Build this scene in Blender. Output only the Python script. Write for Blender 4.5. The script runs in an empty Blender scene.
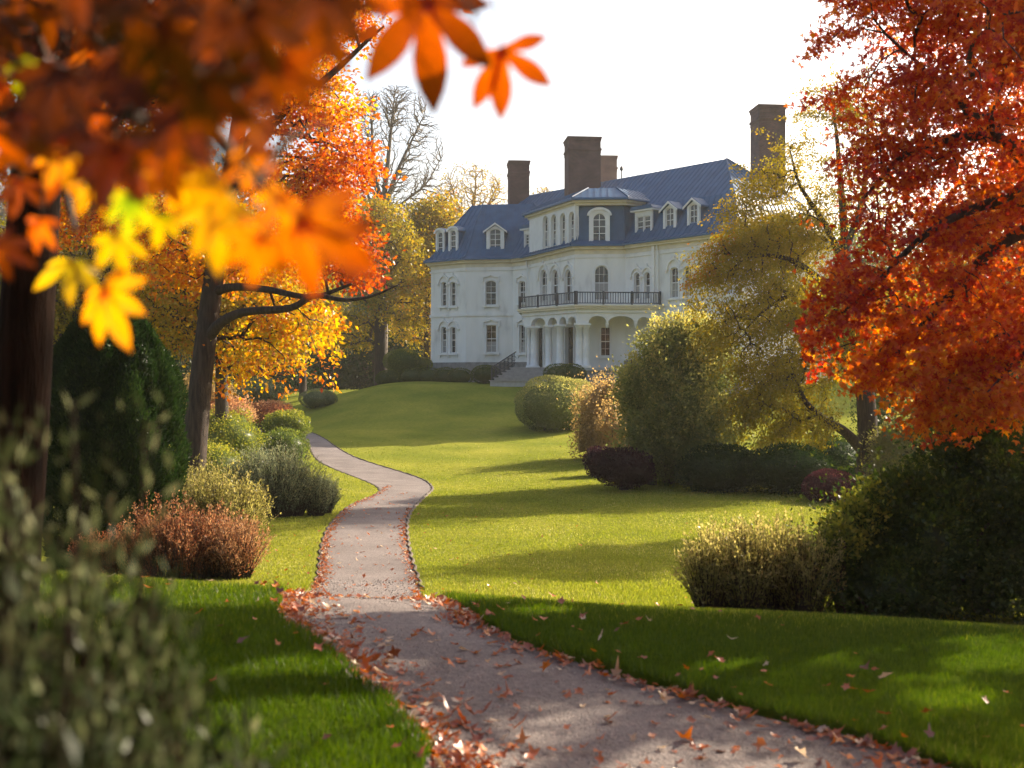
import bpy, math, random
import numpy as np
from mathutils import Vector, Matrix
from mathutils.geometry import tessellate_polygon

random.seed(7)
rng = np.random.default_rng(11)
R = math.radians
F = 1138.0      # focal length in pixels of a 1024 px wide frame
HZ = 378.0      # pixel row of the horizon
SC = bpy.context.scene
COL = SC.collection

# ------------------------------------------------------------------ camera, sky, sun, exposure
cd = bpy.data.cameras.new('camera')
cam = bpy.data.objects.new('camera', cd); COL.objects.link(cam)
cam.location = (0, 0, 0); cam.rotation_euler = (R(90), 0, 0)
cd.sensor_width = 36; cd.lens = F / 1024 * 36
cd.shift_y = -(384 - HZ) / 1024
cd.clip_start = 0.05; cd.clip_end = 3000
cd.dof.use_dof = True; cd.dof.focus_distance = 60; cd.dof.aperture_fstop = 2.8
SC.camera = cam
HAZE = 0.00028

SUN_AZ, SUN_EL = R(50), R(27)          # azimuth clockwise from +Y
w = bpy.data.worlds.new('World'); SC.world = w; w.use_nodes = True
nt = w.node_tree; nt.nodes.clear()
sky = nt.nodes.new('ShaderNodeTexSky'); sky.sky_type = 'NISHITA'; sky.sun_disc = False
sky.sun_elevation = SUN_EL; sky.sun_rotation = SUN_AZ
sky.air_density = 1.0; sky.dust_density = 5.0; sky.ozone_density = 1.0; sky.altitude = 50
bg = nt.nodes.new('ShaderNodeBackground'); bg.inputs[1].default_value = 0.10
wo = nt.nodes.new('ShaderNodeOutputWorld')
ds = nt.nodes.new('ShaderNodeHueSaturation'); ds.inputs['Saturation'].default_value = .95
nt.links.new(sky.outputs[0], ds.inputs['Color']); nt.links.new(ds.outputs[0], bg.inputs[0]); nt.links.new(bg.outputs[0], wo.inputs[0])
sd = bpy.data.lights.new('sun', 'SUN'); sd.energy = 5.0; sd.angle = R(0.5); sd.color = (1, .86, .66)
sun = bpy.data.objects.new('sun', sd); COL.objects.link(sun)
sdir = Vector((math.sin(SUN_AZ) * math.cos(SUN_EL), math.cos(SUN_AZ) * math.cos(SUN_EL), math.sin(SUN_EL)))
sun.rotation_euler = sdir.to_track_quat('Z', 'Y').to_euler()
SC.view_settings.view_transform = 'Standard'; SC.view_settings.look = 'None'
SC.view_settings.exposure = 1.45; SC.view_settings.gamma = 1.0
SC.view_settings.use_curve_mapping = False
SC.render.engine = 'CYCLES'
cy = SC.cycles
cy.max_bounces = 7; cy.diffuse_bounces = 3; cy.glossy_bounces = 2; cy.transmission_bounces = 4
cy.transparent_max_bounces = 8; cy.volume_bounces = 1; cy.sample_clamp_indirect = 6
cy.use_denoising = True

# ------------------------------------------------------------------ helpers
def P(px, py, Y): return Vector(((px - 512) / F * Y, Y, (HZ - py) / F * Y))
def sstep(a, b, x):
    t = np.clip((np.asarray(x, float) - a) / (b - a), 0, 1); return t * t * (3 - 2 * t)

def node_mat(name):
    m = bpy.data.materials.new(name); m.use_nodes = True
    n = m.node_tree; n.nodes.clear()
    return m, n, n.nodes, n.links
def mk(nodes, kind, **kw):
    x = nodes.new(kind)
    for k, v in kw.items():
        if k in x.inputs: x.inputs[k].default_value = v
        else: setattr(x, k, v)
    return x
def ramp(nodes, stops):
    r = nodes.new('ShaderNodeValToRGB'); cr = r.color_ramp
    while len(cr.elements) < len(stops): cr.elements.new(0.5)
    for e, (p, c) in zip(cr.elements, stops): e.position = p; e.color = (*c, 1)
    return r
def noise_mat(name, stops, scale=5, rough=.8, bump=0.0, bscale=None, metal=0, spec=.5, detail=6, stretch=(1, 1, 1), bdist=.02):
    m, n, N, L = node_mat(name)
    tc = N.new('ShaderNodeTexCoord'); mp = N.new('ShaderNodeMapping'); mp.inputs['Scale'].default_value = stretch
    L.new(tc.outputs['Object'], mp.inputs[0])
    nz = mk(N, 'ShaderNodeTexNoise', Scale=scale, Detail=detail); L.new(mp.outputs[0], nz.inputs['Vector'])
    r = ramp(N, stops); L.new(nz.outputs[0], r.inputs[0])
    b = mk(N, 'ShaderNodeBsdfPrincipled', Roughness=rough, Metallic=metal); b.inputs['Specular IOR Level'].default_value = spec
    L.new(r.outputs[0], b.inputs['Base Color'])
    if bump:
        n2 = mk(N, 'ShaderNodeTexNoise', Scale=bscale or scale * 4, Detail=8); L.new(mp.outputs[0], n2.inputs['Vector'])
        bp = mk(N, 'ShaderNodeBump', Strength=bump, Distance=bdist); L.new(n2.outputs[0], bp.inputs['Height'])
        L.new(bp.outputs[0], b.inputs['Normal'])
    o = N.new('ShaderNodeOutputMaterial'); L.new(b.outputs[0], o.inputs[0])
    return m
def leaf_mat(name, stops, trans=.5, gloss=.06, grough=.35, boost=1.0):
    m, n, N, L = node_mat(name)
    at = N.new('ShaderNodeAttribute'); at.attribute_name = 'tint'
    r = ramp(N, stops); L.new(at.outputs['Fac'], r.inputs[0])
    d = N.new('ShaderNodeBsdfDiffuse'); t = N.new('ShaderNodeBsdfTranslucent')
    L.new(r.outputs[0], d.inputs[0])
    hs = mk(N, 'ShaderNodeHueSaturation', Saturation=1.12, Value=boost); L.new(r.outputs[0], hs.inputs['Color']); L.new(hs.outputs[0], t.inputs[0])
    mx = N.new('ShaderNodeMixShader'); mx.inputs[0].default_value = trans
    L.new(d.outputs[0], mx.inputs[1]); L.new(t.outputs[0], mx.inputs[2])
    g = mk(N, 'ShaderNodeBsdfGlossy', Roughness=grough)
    m2 = N.new('ShaderNodeMixShader'); m2.inputs[0].default_value = gloss
    L.new(mx.outputs[0], m2.inputs[1]); L.new(g.outputs[0], m2.inputs[2])
    o = N.new('ShaderNodeOutputMaterial'); L.new(m2.outputs[0], o.inputs[0])
    return m

class Buf:
    """numpy mesh collector"""
    def __init__(s): s.v = []; s.f = {}; s.n = 0; s.t = {}
    def add(s, v, f, tint=None):
        v = np.asarray(v, float).reshape(-1, 3); f = np.asarray(f, int)
        k = f.shape[1]
        s.f.setdefault(k, []).append(f + s.n)
        s.t.setdefault(k, []).append(np.zeros(len(f)) if tint is None else np.asarray(tint, float))
        s.v.append(v); s.n += len(v)
    def mesh(s, name, mat, smooth=False):
        v = np.concatenate(s.v); me = bpy.data.meshes.new(name)
        ks = sorted(s.f)
        loops = np.concatenate([np.concatenate(s.f[k]).ravel() for k in ks])
        sizes = np.concatenate([np.full(sum(len(x) for x in s.f[k]), k) for k in ks])
        starts = np.concatenate([[0], np.cumsum(sizes)[:-1]])
        me.vertices.add(len(v)); me.vertices.foreach_set('co', v.astype(np.float32).ravel())
        me.loops.add(len(loops)); me.loops.foreach_set('vertex_index', loops.astype(np.int32))
        me.polygons.add(len(sizes)); me.polygons.foreach_set('loop_start', starts.astype(np.int32))
        if smooth: me.polygons.foreach_set('use_smooth', np.ones(len(sizes), bool))
        me.update(calc_edges=True)
        a = me.attributes.new('tint', 'FLOAT', 'FACE')
        a.data.foreach_set('value', np.concatenate([np.concatenate(s.t[k]) for k in ks]).astype(np.float32))
        me.materials.append(mat); me.validate()
        return me

class MB:
    """polygon mesh collector for built things"""
    def __init__(s): s.v = []; s.f = []
    def poly(s, pts, faces):
        n = len(s.v); s.v += [tuple(p) for p in pts]; s.f += [tuple(i + n for i in f) for f in faces]; return s
    def quad(s, a, b, c, d): return s.poly([a, b, c, d], [(0, 1, 2, 3)])
    def box(s, c, size, rz=0, top=1.0):
        x, y, z = [k / 2 for k in size]; ca, sa = math.cos(rz), math.sin(rz)
        pts = []
        for k in (-1, 1):
            t = top if k > 0 else 1
            for i, j in ((-1, -1), (1, -1), (1, 1), (-1, 1)):
                X, Y = i * x * t, j * y * t
                pts.append((c[0] + X * ca - Y * sa, c[1] + X * sa + Y * ca, c[2] + k * z))
        return s.poly(pts, [(0, 3, 2, 1), (4, 5, 6, 7), (0, 1, 5, 4), (1, 2, 6, 5), (2, 3, 7, 6), (3, 0, 4, 7)])
    def tube(s, pts, rad, n=8, caps=True):
        pts = [Vector(p) for p in pts]
        if not hasattr(rad, '__len__'): rad = [rad] * len(pts)
        rings = []
        for i, p in enumerate(pts):
            d = (pts[min(i + 1, len(pts) - 1)] - pts[max(i - 1, 0)])
            d = d.normalized() if d.length > 1e-9 else Vector((0, 0, 1))
            up = Vector((0, 1, 0)) if abs(d.y) < .9 else Vector((1, 0, 0))
            a = d.cross(up).normalized(); b = d.cross(a).normalized()
            rings.append([p + (a * math.cos(2 * math.pi * k / n) + b * math.sin(2 * math.pi * k / n)) * rad[i] for k in range(n)])
        flat = [q for r in rings for q in r]
        fs = [(i * n + k, i * n + (k + 1) % n, (i + 1) * n + (k + 1) % n, (i + 1) * n + k) for i in range(len(pts) - 1) for k in range(n)]
        if caps: fs += [tuple(range(n)), tuple((len(pts) - 1) * n + k for k in reversed(range(n)))]
        return s.poly(flat, fs)
    def mesh(s, name, mat, smooth=False):
        me = bpy.data.meshes.new(name); me.from_pydata([tuple(v) for v in s.v], [], s.f); me.update()
        if smooth: me.shade_smooth()
        me.materials.append(mat); return me

def link(name, me, parent=None, base=None):
    o = bpy.data.objects.new(name, me); COL.objects.link(o)
    if parent is not None:
        o.parent = parent
        b = base if base is not None else Vector(parent.get('_b', (0, 0, 0)))
        me.transform(Matrix.Translation(-Vector(b)))
    return o
BASE = {}
def thing(name, label, cat, loc, group=None):
    o = bpy.data.objects.new(name, None); COL.objects.link(o); o.location = loc; o.empty_display_size = .2
    o['label'] = label; o['category'] = cat
    if group: o['group'] = group
    BASE[o.name] = Vector(loc); return o
def part(name, buf, mat, parent, smooth=False):
    me = buf.mesh(name, mat, smooth)
    b = BASE[parent.name] if parent.name in BASE else Vector((0, 0, 0))
    o = link(name, me, parent, b); BASE[o.name] = b      # children of a part keep the thing's base
    return o
def struct(name, me, kind='structure', label=None, cat=None):
    o = bpy.data.objects.new(name, me); COL.objects.link(o); o['kind'] = kind
    if label: o['label'] = label
    if cat: o['category'] = cat
    return o

# ------------------------------------------------------------------ terrain
KY = np.array([0., 3, 4.8, 6.5, 8, 9, 10, 11.5, 13, 16, 20, 26, 34, 44, 53, 60, 66, 71, 74.5, 80, 95, 130, 170, 600])
KD = np.array([1.55, 1.62, 1.65, 1.69, 1.73, 1.79, 1.96, 2.28, 2.53, 2.84, 3.1, 3.35, 3.55, 3.6, 3.35, 2.95, 2.2, 1.3, .6, .36, .5, 1.5, 2, 2])
_m = np.gradient(KD, KY)
def prof(Y):
    Y = np.clip(Y, 0, 599.9); i = np.clip(np.searchsorted(KY, Y, side='right') - 1, 0, len(KY) - 2)
    h = KY[i + 1] - KY[i]; t = (Y - KY[i]) / h
    return ((2*t**3 - 3*t**2 + 1) * KD[i] + (t**3 - 2*t**2 + t) * h * _m[i] + (-2*t**3 + 3*t**2) * KD[i+1] + (t**3 - t**2) * h * _m[i+1])
def ground(X, Y):
    X = np.asarray(X, float); Y = np.asarray(Y, float)
    z = -prof(Y)
    z = z - .058 * np.clip(X, -8, 8) * (1 - sstep(9, 16, Y))
    z = z - .24 * np.log1p(np.exp(np.clip(-(X + 8.6) * 1.6, -30, 30))) / 1.6 * sstep(56, 72, Y) * (1 - sstep(84, 120, Y))
    z = z + .05 * np.sin(X * .31 + Y * .13) * sstep(16, 26, Y) + .04 * np.sin(X * .17 - Y * .21 + 2) * sstep(16, 26, Y)
    z = z + .11 * np.exp(-((X + 1.35) / .75) ** 2 - ((Y - 6.0) / 1.3) ** 2)
    z = z + .012 * np.sin(X * 1.7 + Y * .9) * sstep(3, 5, Y) + .5 * sstep(12, 40, X) * sstep(20, 40, Y)
    hill = sstep(130, 300, Y) * (20 + 26 * sstep(20, -60, X) + 3 * np.sin(X * .021 + 1) + 2 * np.sin(X * .06))
    return z + hill
def gz(x, y): return float(ground(x, y))
def ground_at(px, row, y0=12.0):
    ys = np.arange(y0, 130, .05); k = (px - 512) / F
    zz = ground(k * ys, ys); rr = HZ - zz / ys * F
    i = np.argmax(rr <= row); y = ys[i]
    return k * y, y

LE = [(-.30, 3.2), (-.30, 4.0)] + [ground_at(*a, 3.) for a in ((427, 775), (424, 752), (414, 728), (398, 706), (372, 682), (338, 656), (304, 634), (280, 616))] + [(-1.9, 9.1), (-2.12, 11), (-2.45, 13.5)]
RE = [(6.0, 2.4), (3.6, 3.8)] + [ground_at(*a, 3.) for a in ((965, 768), (880, 738), (800, 716), (700, 690), (600, 663), (510, 635))] + [(-.45, 9.0), (-.72, 11), (-1.05, 13.5)]
for a in [(319, 579), (320, 562), (322, 545), (330, 525), (346, 508), (366, 499), (378, 494), (382, 490), (374, 484), (356, 477), (335, 469), (318, 461), (311, 450), (309, 440)]: LE.append(ground_at(*a))
for a in [(417, 579), (411, 562), (407, 545), (405, 525), (410, 510), (420, 500), (430, 492), (432, 487), (424, 480), (404, 473), (380, 466), (352, 457), (335, 447), (323, 437)]: RE.append(ground_at(*a))
LE += [(-14, 64), (-20, 72)]; RE += [(-13, 67), (-19, 75)]
def smooth_line(pts, n):
    p = np.array(pts, float)
    for _ in range(3):   # corner cutting
        q = np.empty((2 * len(p), 2)); q[0] = p[0]; q[-1] = p[-1]
        q[1:-1:2] = p[:-1] * .75 + p[1:] * .25; q[2:-1:2] = p[:-1] * .25 + p[1:] * .75
        p = q
    s = np.concatenate([[0], np.cumsum(np.hypot(*np.diff(p, axis=0).T))])
    t = np.linspace(0, 1, n) ** 1.5 * s[-1]
    return np.stack([np.interp(t, s, p[:, 0]), np.interp(t, s, p[:, 1])], 1)
NL = 420
LEs, REs = smooth_line(LE, NL), smooth_line(RE, NL)
# add a ragged mown edge
for A, sgn in ((LEs, -1), (REs, 1)):
    A[:, 0] += (.018 * np.sin(A[:, 1] * 9) + .02 * np.sin(A[:, 1] * 3.7 + 1)) * (1 - sstep(11, 14, A[:, 1]))
PPOLY = np.concatenate([LEs, REs[::-1]])
def path_dist(X, Y):
    """signed distance to the path's outline: negative inside"""
    X = np.asarray(X, float).ravel(); Y = np.asarray(Y, float).ravel()
    P0 = PPOLY[::2]; P1 = np.roll(P0, -1, axis=0)
    best = np.full(len(X), 1e9); ins = np.zeros(len(X), bool)
    for a, b in zip(P0, P1):
        d = b - a; L2 = max(d @ d, 1e-12)
        t = np.clip(((X - a[0]) * d[0] + (Y - a[1]) * d[1]) / L2, 0, 1)
        best = np.minimum(best, (X - a[0] - t * d[0]) ** 2 + (Y - a[1] - t * d[1]) ** 2)
        if a[1] != b[1]:
            c = ((a[1] > Y) != (b[1] > Y)) & (X < d[0] * (Y - a[1]) / d[1] + a[0]); ins ^= c
    best = np.sqrt(best); return np.where(ins, -best, best)

# lawn / ground sheet
nc, nr = 560, 640
sl = np.linspace(-1, 1, nc); sl = .95 * np.sign(sl) * np.abs(sl) ** 1.25
ys = np.concatenate([np.linspace(-8, 1.2, 14), np.geomspace(1.3, 110, nr - 60), np.geomspace(112, 900, 46)])
GX = sl[None, :] * (np.abs(ys)[:, None] * .85 + 3) * 1.15; GY = np.repeat(ys[:, None], nc, 1)
wide = sstep(100, 300, GY); GX = GX * (1 + wide * .6)
near = (GY < 17).ravel() & (GY > 2).ravel()
pdv = np.full(GX.size, 9.0); pdv[near] = path_dist(GX.ravel()[near], GY.ravel()[near])
pdv = pdv.reshape(GX.shape)
GZ = ground(GX, GY)
sink = 1 - sstep(13.0, 15.0, GY)
GZ += sink * (-.13 * (1 - sstep(-.05, .03, pdv)) - .035 * np.exp(-np.clip(pdv, 0, 9) / .10) * (pdv > 0))
nrow = len(ys)
idx = np.arange(nrow * nc).reshape(nrow, nc)
fq = np.stack([idx[:-1, :-1], idx[:-1, 1:], idx[1:, 1:], idx[1:, :-1]], -1).reshape(-1, 4)
b = Buf(); b.add(np.stack([GX, GY, GZ], -1).reshape(-1, 3), fq)

m, n, N, L = node_mat('lawn')
tc = N.new('ShaderNodeTexCoord')
n1 = mk(N, 'ShaderNodeTexNoise', Scale=.35, Detail=6); n2 = mk(N, 'ShaderNodeTexNoise', Scale=9, Detail=10, Roughness=.7)
mp = N.new('ShaderNodeMapping'); mp.inputs['Scale'].default_value = (.6, 1.6, 1); mp.inputs['Rotation'].default_value = (0, 0, R(12))
L.new(tc.outputs['Object'], mp.inputs[0]); L.new(mp.outputs[0], n2.inputs['Vector']); L.new(tc.outputs['Object'], n1.inputs['Vector'])
r1 = ramp(N, [(.3, (.175, .205, .034)), (.7, (.30, .295, .056))]); L.new(n1.outputs[0], r1.inputs[0])
r2 = ramp(N, [(.3, (.55, .6, .45)), (.7, (1.25, 1.2, 1.1))]); L.new(n2.outputs[0], r2.inputs[0])
mu = mk(N, 'ShaderNodeMix', data_type='RGBA', blend_type='MULTIPLY'); mu.inputs[0].default_value = 1
L.new(r1.outputs[0], mu.inputs[6]); L.new(r2.outputs[0], mu.inputs[7])
# near turf: deeper green, darkened further to paint in the foreground shade
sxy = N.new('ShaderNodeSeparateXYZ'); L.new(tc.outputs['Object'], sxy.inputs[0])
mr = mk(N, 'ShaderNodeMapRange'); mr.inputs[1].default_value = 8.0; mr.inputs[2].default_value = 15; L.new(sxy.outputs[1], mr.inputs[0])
lush_shaded = mk(N, 'ShaderNodeMix', data_type='RGBA', blend_type='MULTIPLY'); lush_shaded.inputs[0].default_value = 1; lush_shaded.inputs[7].default_value = (.34, .50, .30, 1); L.new(mu.outputs[2], lush_shaded.inputs[6])
mxl = mk(N, 'ShaderNodeMix', data_type='RGBA'); L.new(mr.outputs[0], mxl.inputs[0]); L.new(lush_shaded.outputs[2], mxl.inputs[6]); L.new(mu.outputs[2], mxl.inputs[7])
df = mk(N, 'ShaderNodeBsdfDiffuse'); L.new(mxl.outputs[2], df.inputs[0])
sh = mk(N, 'ShaderNodeBsdfSheen', Roughness=.5) if hasattr(bpy.types, 'ShaderNodeBsdfSheen') else None
bp = mk(N, 'ShaderNodeBump', Strength=.9, Distance=.06)
n3 = mk(N, 'ShaderNodeTexNoise', Scale=26, Detail=6, Roughness=.8); L.new(tc.outputs['Object'], n3.inputs['Vector'])
L.new(n3.outputs[0], bp.inputs['Height']); L.new(bp.outputs[0], df.inputs['Normal'])
tr = mk(N, 'ShaderNodeBsdfTranslucent')
o = N.new('ShaderNodeOutputMaterial')
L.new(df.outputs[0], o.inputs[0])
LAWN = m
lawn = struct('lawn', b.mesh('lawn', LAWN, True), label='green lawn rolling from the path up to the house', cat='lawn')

# gravel path
m, n, N, L = node_mat('gravel')
tc = N.new('ShaderNodeTexCoord')
n1 = mk(N, 'ShaderNodeTexNoise', Scale=1.1, Detail=5); v1 = mk(N, 'ShaderNodeTexVoronoi', Scale=70); n2 = mk(N, 'ShaderNodeTexNoise', Scale=24, Detail=8, Roughness=.75)
for q in (n1, v1, n2): L.new(tc.outputs['Object'], q.inputs['Vector'])
r1 = ramp(N, [(.3, (.15, .128, .12)), (.7, (.22, .192, .18))]); L.new(n1.outputs[0], r1.inputs[0])
r2 = ramp(N, [(.28, (.5, .5, .52)), (.5, (1, 1, 1)), (.72, (1.35, 1.3, 1.25))]); L.new(n2.outputs[0], r2.inputs[0])
mu = mk(N, 'ShaderNodeMix', data_type='RGBA', blend_type='MULTIPLY'); mu.inputs[0].default_value = 1
L.new(r1.outputs[0], mu.inputs[6]); L.new(r2.outputs[0], mu.inputs[7])
vc = ramp(N, [(0, (.72, .7, .7)), (1, (1.25, 1.2, 1.2))]); L.new(v1.outputs['Color'], vc.inputs[0])
mu2 = mk(N, 'ShaderNodeMix', data_type='RGBA', blend_type='MULTIPLY'); mu2.inputs[0].default_value = .8
L.new(mu.outputs[2], mu2.inputs[6]); L.new(vc.outputs[0], mu2.inputs[7])
bs = mk(N, 'ShaderNodeBsdfPrincipled', Roughness=.9); bs.inputs['Specular IOR Level'].default_value = .25
bp = mk(N, 'ShaderNodeBump', Strength=.8, Distance=.01); L.new(v1.outputs['Distance'], bp.inputs['Height'])
bp2 = mk(N, 'ShaderNodeBump', Strength=.6, Distance=.03); L.new(n2.outputs[0], bp2.inputs['Height']); L.new(bp.outputs[0], bp2.inputs['Normal'])
L.new(mu2.outputs[2], bs.inputs['Base Color']); L.new(bp2.outputs[0], bs.inputs['Normal'])
o = N.new('ShaderNodeOutputMaterial'); L.new(bs.outputs[0], o.inputs[0])
GRAVEL = m
cw = 15
t = np.linspace(0, 1, cw)
ext = .06 * (1 - sstep(13, 15, LEs[:, 1]))[:, None]
dirv = REs - LEs; dirv /= np.linalg.norm(dirv, axis=1, keepdims=True)
A_, B_ = LEs - dirv * ext, REs + dirv * ext
PX = A_[:, 0:1] * (1 - t) + B_[:, 0:1] * t; PY = A_[:, 1:2] * (1 - t) + B_[:, 1:2] * t
sinkp = 1 - sstep(13.0, 15.0, PY)
def path_z(X, Y): return ground(X, Y) - .05 * (1 - sstep(13., 15., Y)) + .012 * sstep(13., 15., Y)
PZ = path_z(PX, PY) + .01 * np.sin(PX * 5 + PY * 3) * sinkp
idx = np.arange(NL * cw).reshape(NL, cw)
fq = np.stack([idx[:-1, :-1], idx[:-1, 1:], idx[1:, 1:], idx[1:, :-1]], -1).reshape(-1, 4)
b = Buf(); b.add(np.stack([PX, PY, PZ], -1).reshape(-1, 3), fq)
struct('path', b.mesh('path', GRAVEL, True), label='winding gravel path', cat='path')
# cut soil edge standing along the far stretch of the path
soil = noise_mat('soil', [(.3, (.035, .022, .012)), (.7, (.08, .05, .025))], 8)
for E, sg, nm in ((REs, 1, 'path_edge'), (LEs, -1, 'path_edge')):
    k = E[:, 1] > 14.6
    e = E[k]; d_ = dirv[k] * sg
    ring = []
    for off, h in ((0, .0), (0.0, .03), (.03, .045), (.07, .03), (.09, -.03)):
        q = e + d_ * off; ring.append(np.stack([q[:, 0] + .02 * np.sin(q[:, 1] * 6.1), q[:, 1], ground(q[:, 0], q[:, 1]) + h * (1 if sg > 0 else .5) * (.85 + .2 * np.sin(q[:, 1] * 3.3) * np.sin(q[:, 1] * 1.1 + 1))], 1))
    V = np.stack(ring, 1); nn = len(e); idx = np.arange(nn * 5).reshape(nn, 5)
    fq = np.stack([idx[:-1, :-1], idx[:-1, 1:], idx[1:, 1:], idx[1:, :-1]], -1).reshape(-1, 4)
    bb = Buf(); bb.add(V.reshape(-1, 3), fq); struct(nm, bb.mesh(nm, soil, True), label='cut turf edge along the gravel path', cat='edge')

# ------------------------------------------------------------------ grass blades
GRASS = leaf_mat('grass_blades', [(0, (.13, .16, .018)), (.5, (.225, .25, .038)), (.85, (.34, .33, .065)), (1, (.45, .41, .17))], trans=.5, gloss=.02, grough=.5, boost=1.2)
LUSH_SHADED = leaf_mat('lush_shaded_grass_blades', [(0, (.035, .07, .005)), (.5, (.07, .115, .008)), (.85, (.12, .16, .014)), (1, (.30, .27, .08))], trans=.5, gloss=.02, grough=.5, boost=1.2)  # near blades: deeper green, with the foreground shade put into their colour
def blades(X, Y, h, wd, name, mat=None):
    n = len(X); Z = ground(X, Y)
    a = rng.uniform(0, 2 * np.pi, n); lean = rng.normal(0, .35, (n, 2)) * h[:, None]
    c, s = np.cos(a) * wd / 2, np.sin(a) * wd / 2
    V = np.zeros((n, 3, 3))
    V[:, 0] = np.stack([X - c, Y - s, Z - .01], 1); V[:, 1] = np.stack([X + c, Y + s, Z - .01], 1)
    V[:, 2] = np.stack([X + lean[:, 0], Y + lean[:, 1], Z + h], 1)
    bb = Buf(); bb.add(V.reshape(-1, 3), np.arange(3 * n).reshape(n, 3), np.clip(rng.beta(2, 2.4, n) + .16 * np.sin(X * 1.1 + 2 * np.sin(Y * .35)) * np.sin(Y * .8 + X * .3) + .10 * np.sin(X * .33 - Y * .23), 0, 1))
    return struct(name, bb.mesh(name, mat or GRASS), 'stuff', 'short green blades of grass on the lawn', 'grass')
def scatter(n, y0, y1, wf=.58):
    u = rng.uniform(0, 1, n); Y = y0 * (y1 / y0) ** u        # density ~ 1/Y^2
    X = rng.uniform(-wf, wf, n) * Y; return X, Y
X, Y = scatter(330000, 3.4, 15.5); pd = path_dist(X, Y); k = pd > -.01; X, Y, pd = X[k], Y[k], pd[k]
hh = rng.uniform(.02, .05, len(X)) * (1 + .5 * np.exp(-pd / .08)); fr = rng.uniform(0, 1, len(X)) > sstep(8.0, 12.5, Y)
blades(X[fr], Y[fr], hh[fr], (.0035 + .0006 * Y)[fr], 'near_grass', LUSH_SHADED); fr = ~fr; blades(X[fr], Y[fr], hh[fr], (.0035 + .0006 * Y)[fr], 'far_grass')
X, Y = scatter(300000, 14, 62, .5); pd = path_dist(X, Y); k = (pd > .10) & (rng.uniform(0, 1, len(X)) > sstep(34, 62, Y))
X, Y = X[k], Y[k]; blades(X, Y, rng.uniform(.014, .036, len(X)) * (1 + .010 * Y), .004 + .0009 * Y, 'far_grass')

# ------------------------------------------------------------------ leaves, clouds of leaves, branches
GAPS = []
def sunlit_gaps(p, keep=0.0):
    """mask of points outside the openings that let the sun through the crowns"""
    ok = np.ones(len(p), bool); sv = np.array(sdir)
    for gx, gy, r_ in GAPS:
        o_ = np.array([gx, gy, gz(gx, gy)]); q = p - o_; t_ = q @ sv; dd = np.linalg.norm(q - t_[:, None] * sv, axis=1)
        ok &= ~((t_ > .5) & (dd < r_ * (1 + .25 * np.sin(p[:, 2] * 5 + p[:, 0] * 7))))
    return ok
def leaf_cloud(buf, pts, dirs, size, tint, aspect=.62, fold=.25, lobes=1):
    if lobes == 3:
        d0 = dirs / np.maximum(np.linalg.norm(dirs, axis=1, keepdims=True), 1e-6); r_ = rng.normal(size=d0.shape); s0 = np.cross(d0, r_); s0 /= np.linalg.norm(s0, axis=1, keepdims=True)
        n0 = np.cross(d0, s0); size = np.broadcast_to(size, len(pts)).astype(float)
        for a_, sc_ in ((0, 1), (.95, .8), (-.95, .8)):
            dd = d0 * math.cos(a_) + s0 * math.sin(a_); ss = s0 * math.cos(a_) - d0 * math.sin(a_); z_ = size[:, None] * sc_; w_ = ss * .24 * z_
            V = np.stack([pts, pts + dd * .5 * z_ + w_ + n0 * .05 * z_, pts + dd * z_ - n0 * .08 * z_, pts + dd * .5 * z_ - w_ + n0 * .05 * z_], 1)
            buf.add(V.reshape(-1, 3), np.arange(4 * len(pts)).reshape(-1, 4), np.clip(tint, 0, 1))
        return
    pts = np.asarray(pts); n = len(pts); size = np.broadcast_to(size, n).astype(float)[:, None]
    d = dirs / np.maximum(np.linalg.norm(dirs, axis=1, keepdims=True), 1e-6)
    r = rng.normal(size=(n, 3)); s = np.cross(d, r); s /= np.maximum(np.linalg.norm(s, axis=1, keepdims=True), 1e-6)
    nn = np.cross(d, s); sa = s * aspect / 2 * size
    V = np.stack([pts, pts + d * .45 * size + sa + nn * fold * .4 * size, pts + d * size, pts + d * .45 * size - sa + nn * fold * .4 * size], 1)
    buf.add(V.reshape(-1, 3), np.arange(4 * n).reshape(n, 4), np.clip(tint, 0, 1))

def in_ell(n, shell=.5):
    v = rng.normal(size=(n, 3)); v /= np.linalg.norm(v, axis=1, keepdims=True)
    return v * (rng.uniform(0, 1, n) ** (1 / 3 * (1 - shell) + .0001))[:, None]

def lumps(seed, k=9):
    g = np.random.default_rng(seed); d = g.normal(size=(k, 3)); d /= np.linalg.norm(d, axis=1, keepdims=True)
    ph = g.uniform(0, 6.28, k); fr = g.uniform(2.5, 9, k)
    def f(v): return sum(np.sin((v @ d[i]) * fr[i] + ph[i]) for i in range(k)) / k ** .5
    return f

BARK = noise_mat('bark', [(.3, (.022, .014, .010)), (.7, (.075, .05, .035))], 3, .9, .8, 14, stretch=(6, 6, .8), bdist=.05)
BARKD = noise_mat('dark_bark', [(.3, (.010, .006, .004)), (.7, (.040, .022, .014))], 3, .95, .8, 14, stretch=(6, 6, .8), bdist=.05, spec=.1)
BARKG = noise_mat('grey_bark', [(.3, (.10, .085, .07)), (.7, (.24, .20, .16))], 3, .9, .5, 14, stretch=(6, 6, .8))
GTWIG = noise_mat('golden_twig', [(.3, (.26, .17, .08)), (.7, (.42, .28, .13))], 3, .9)

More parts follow.
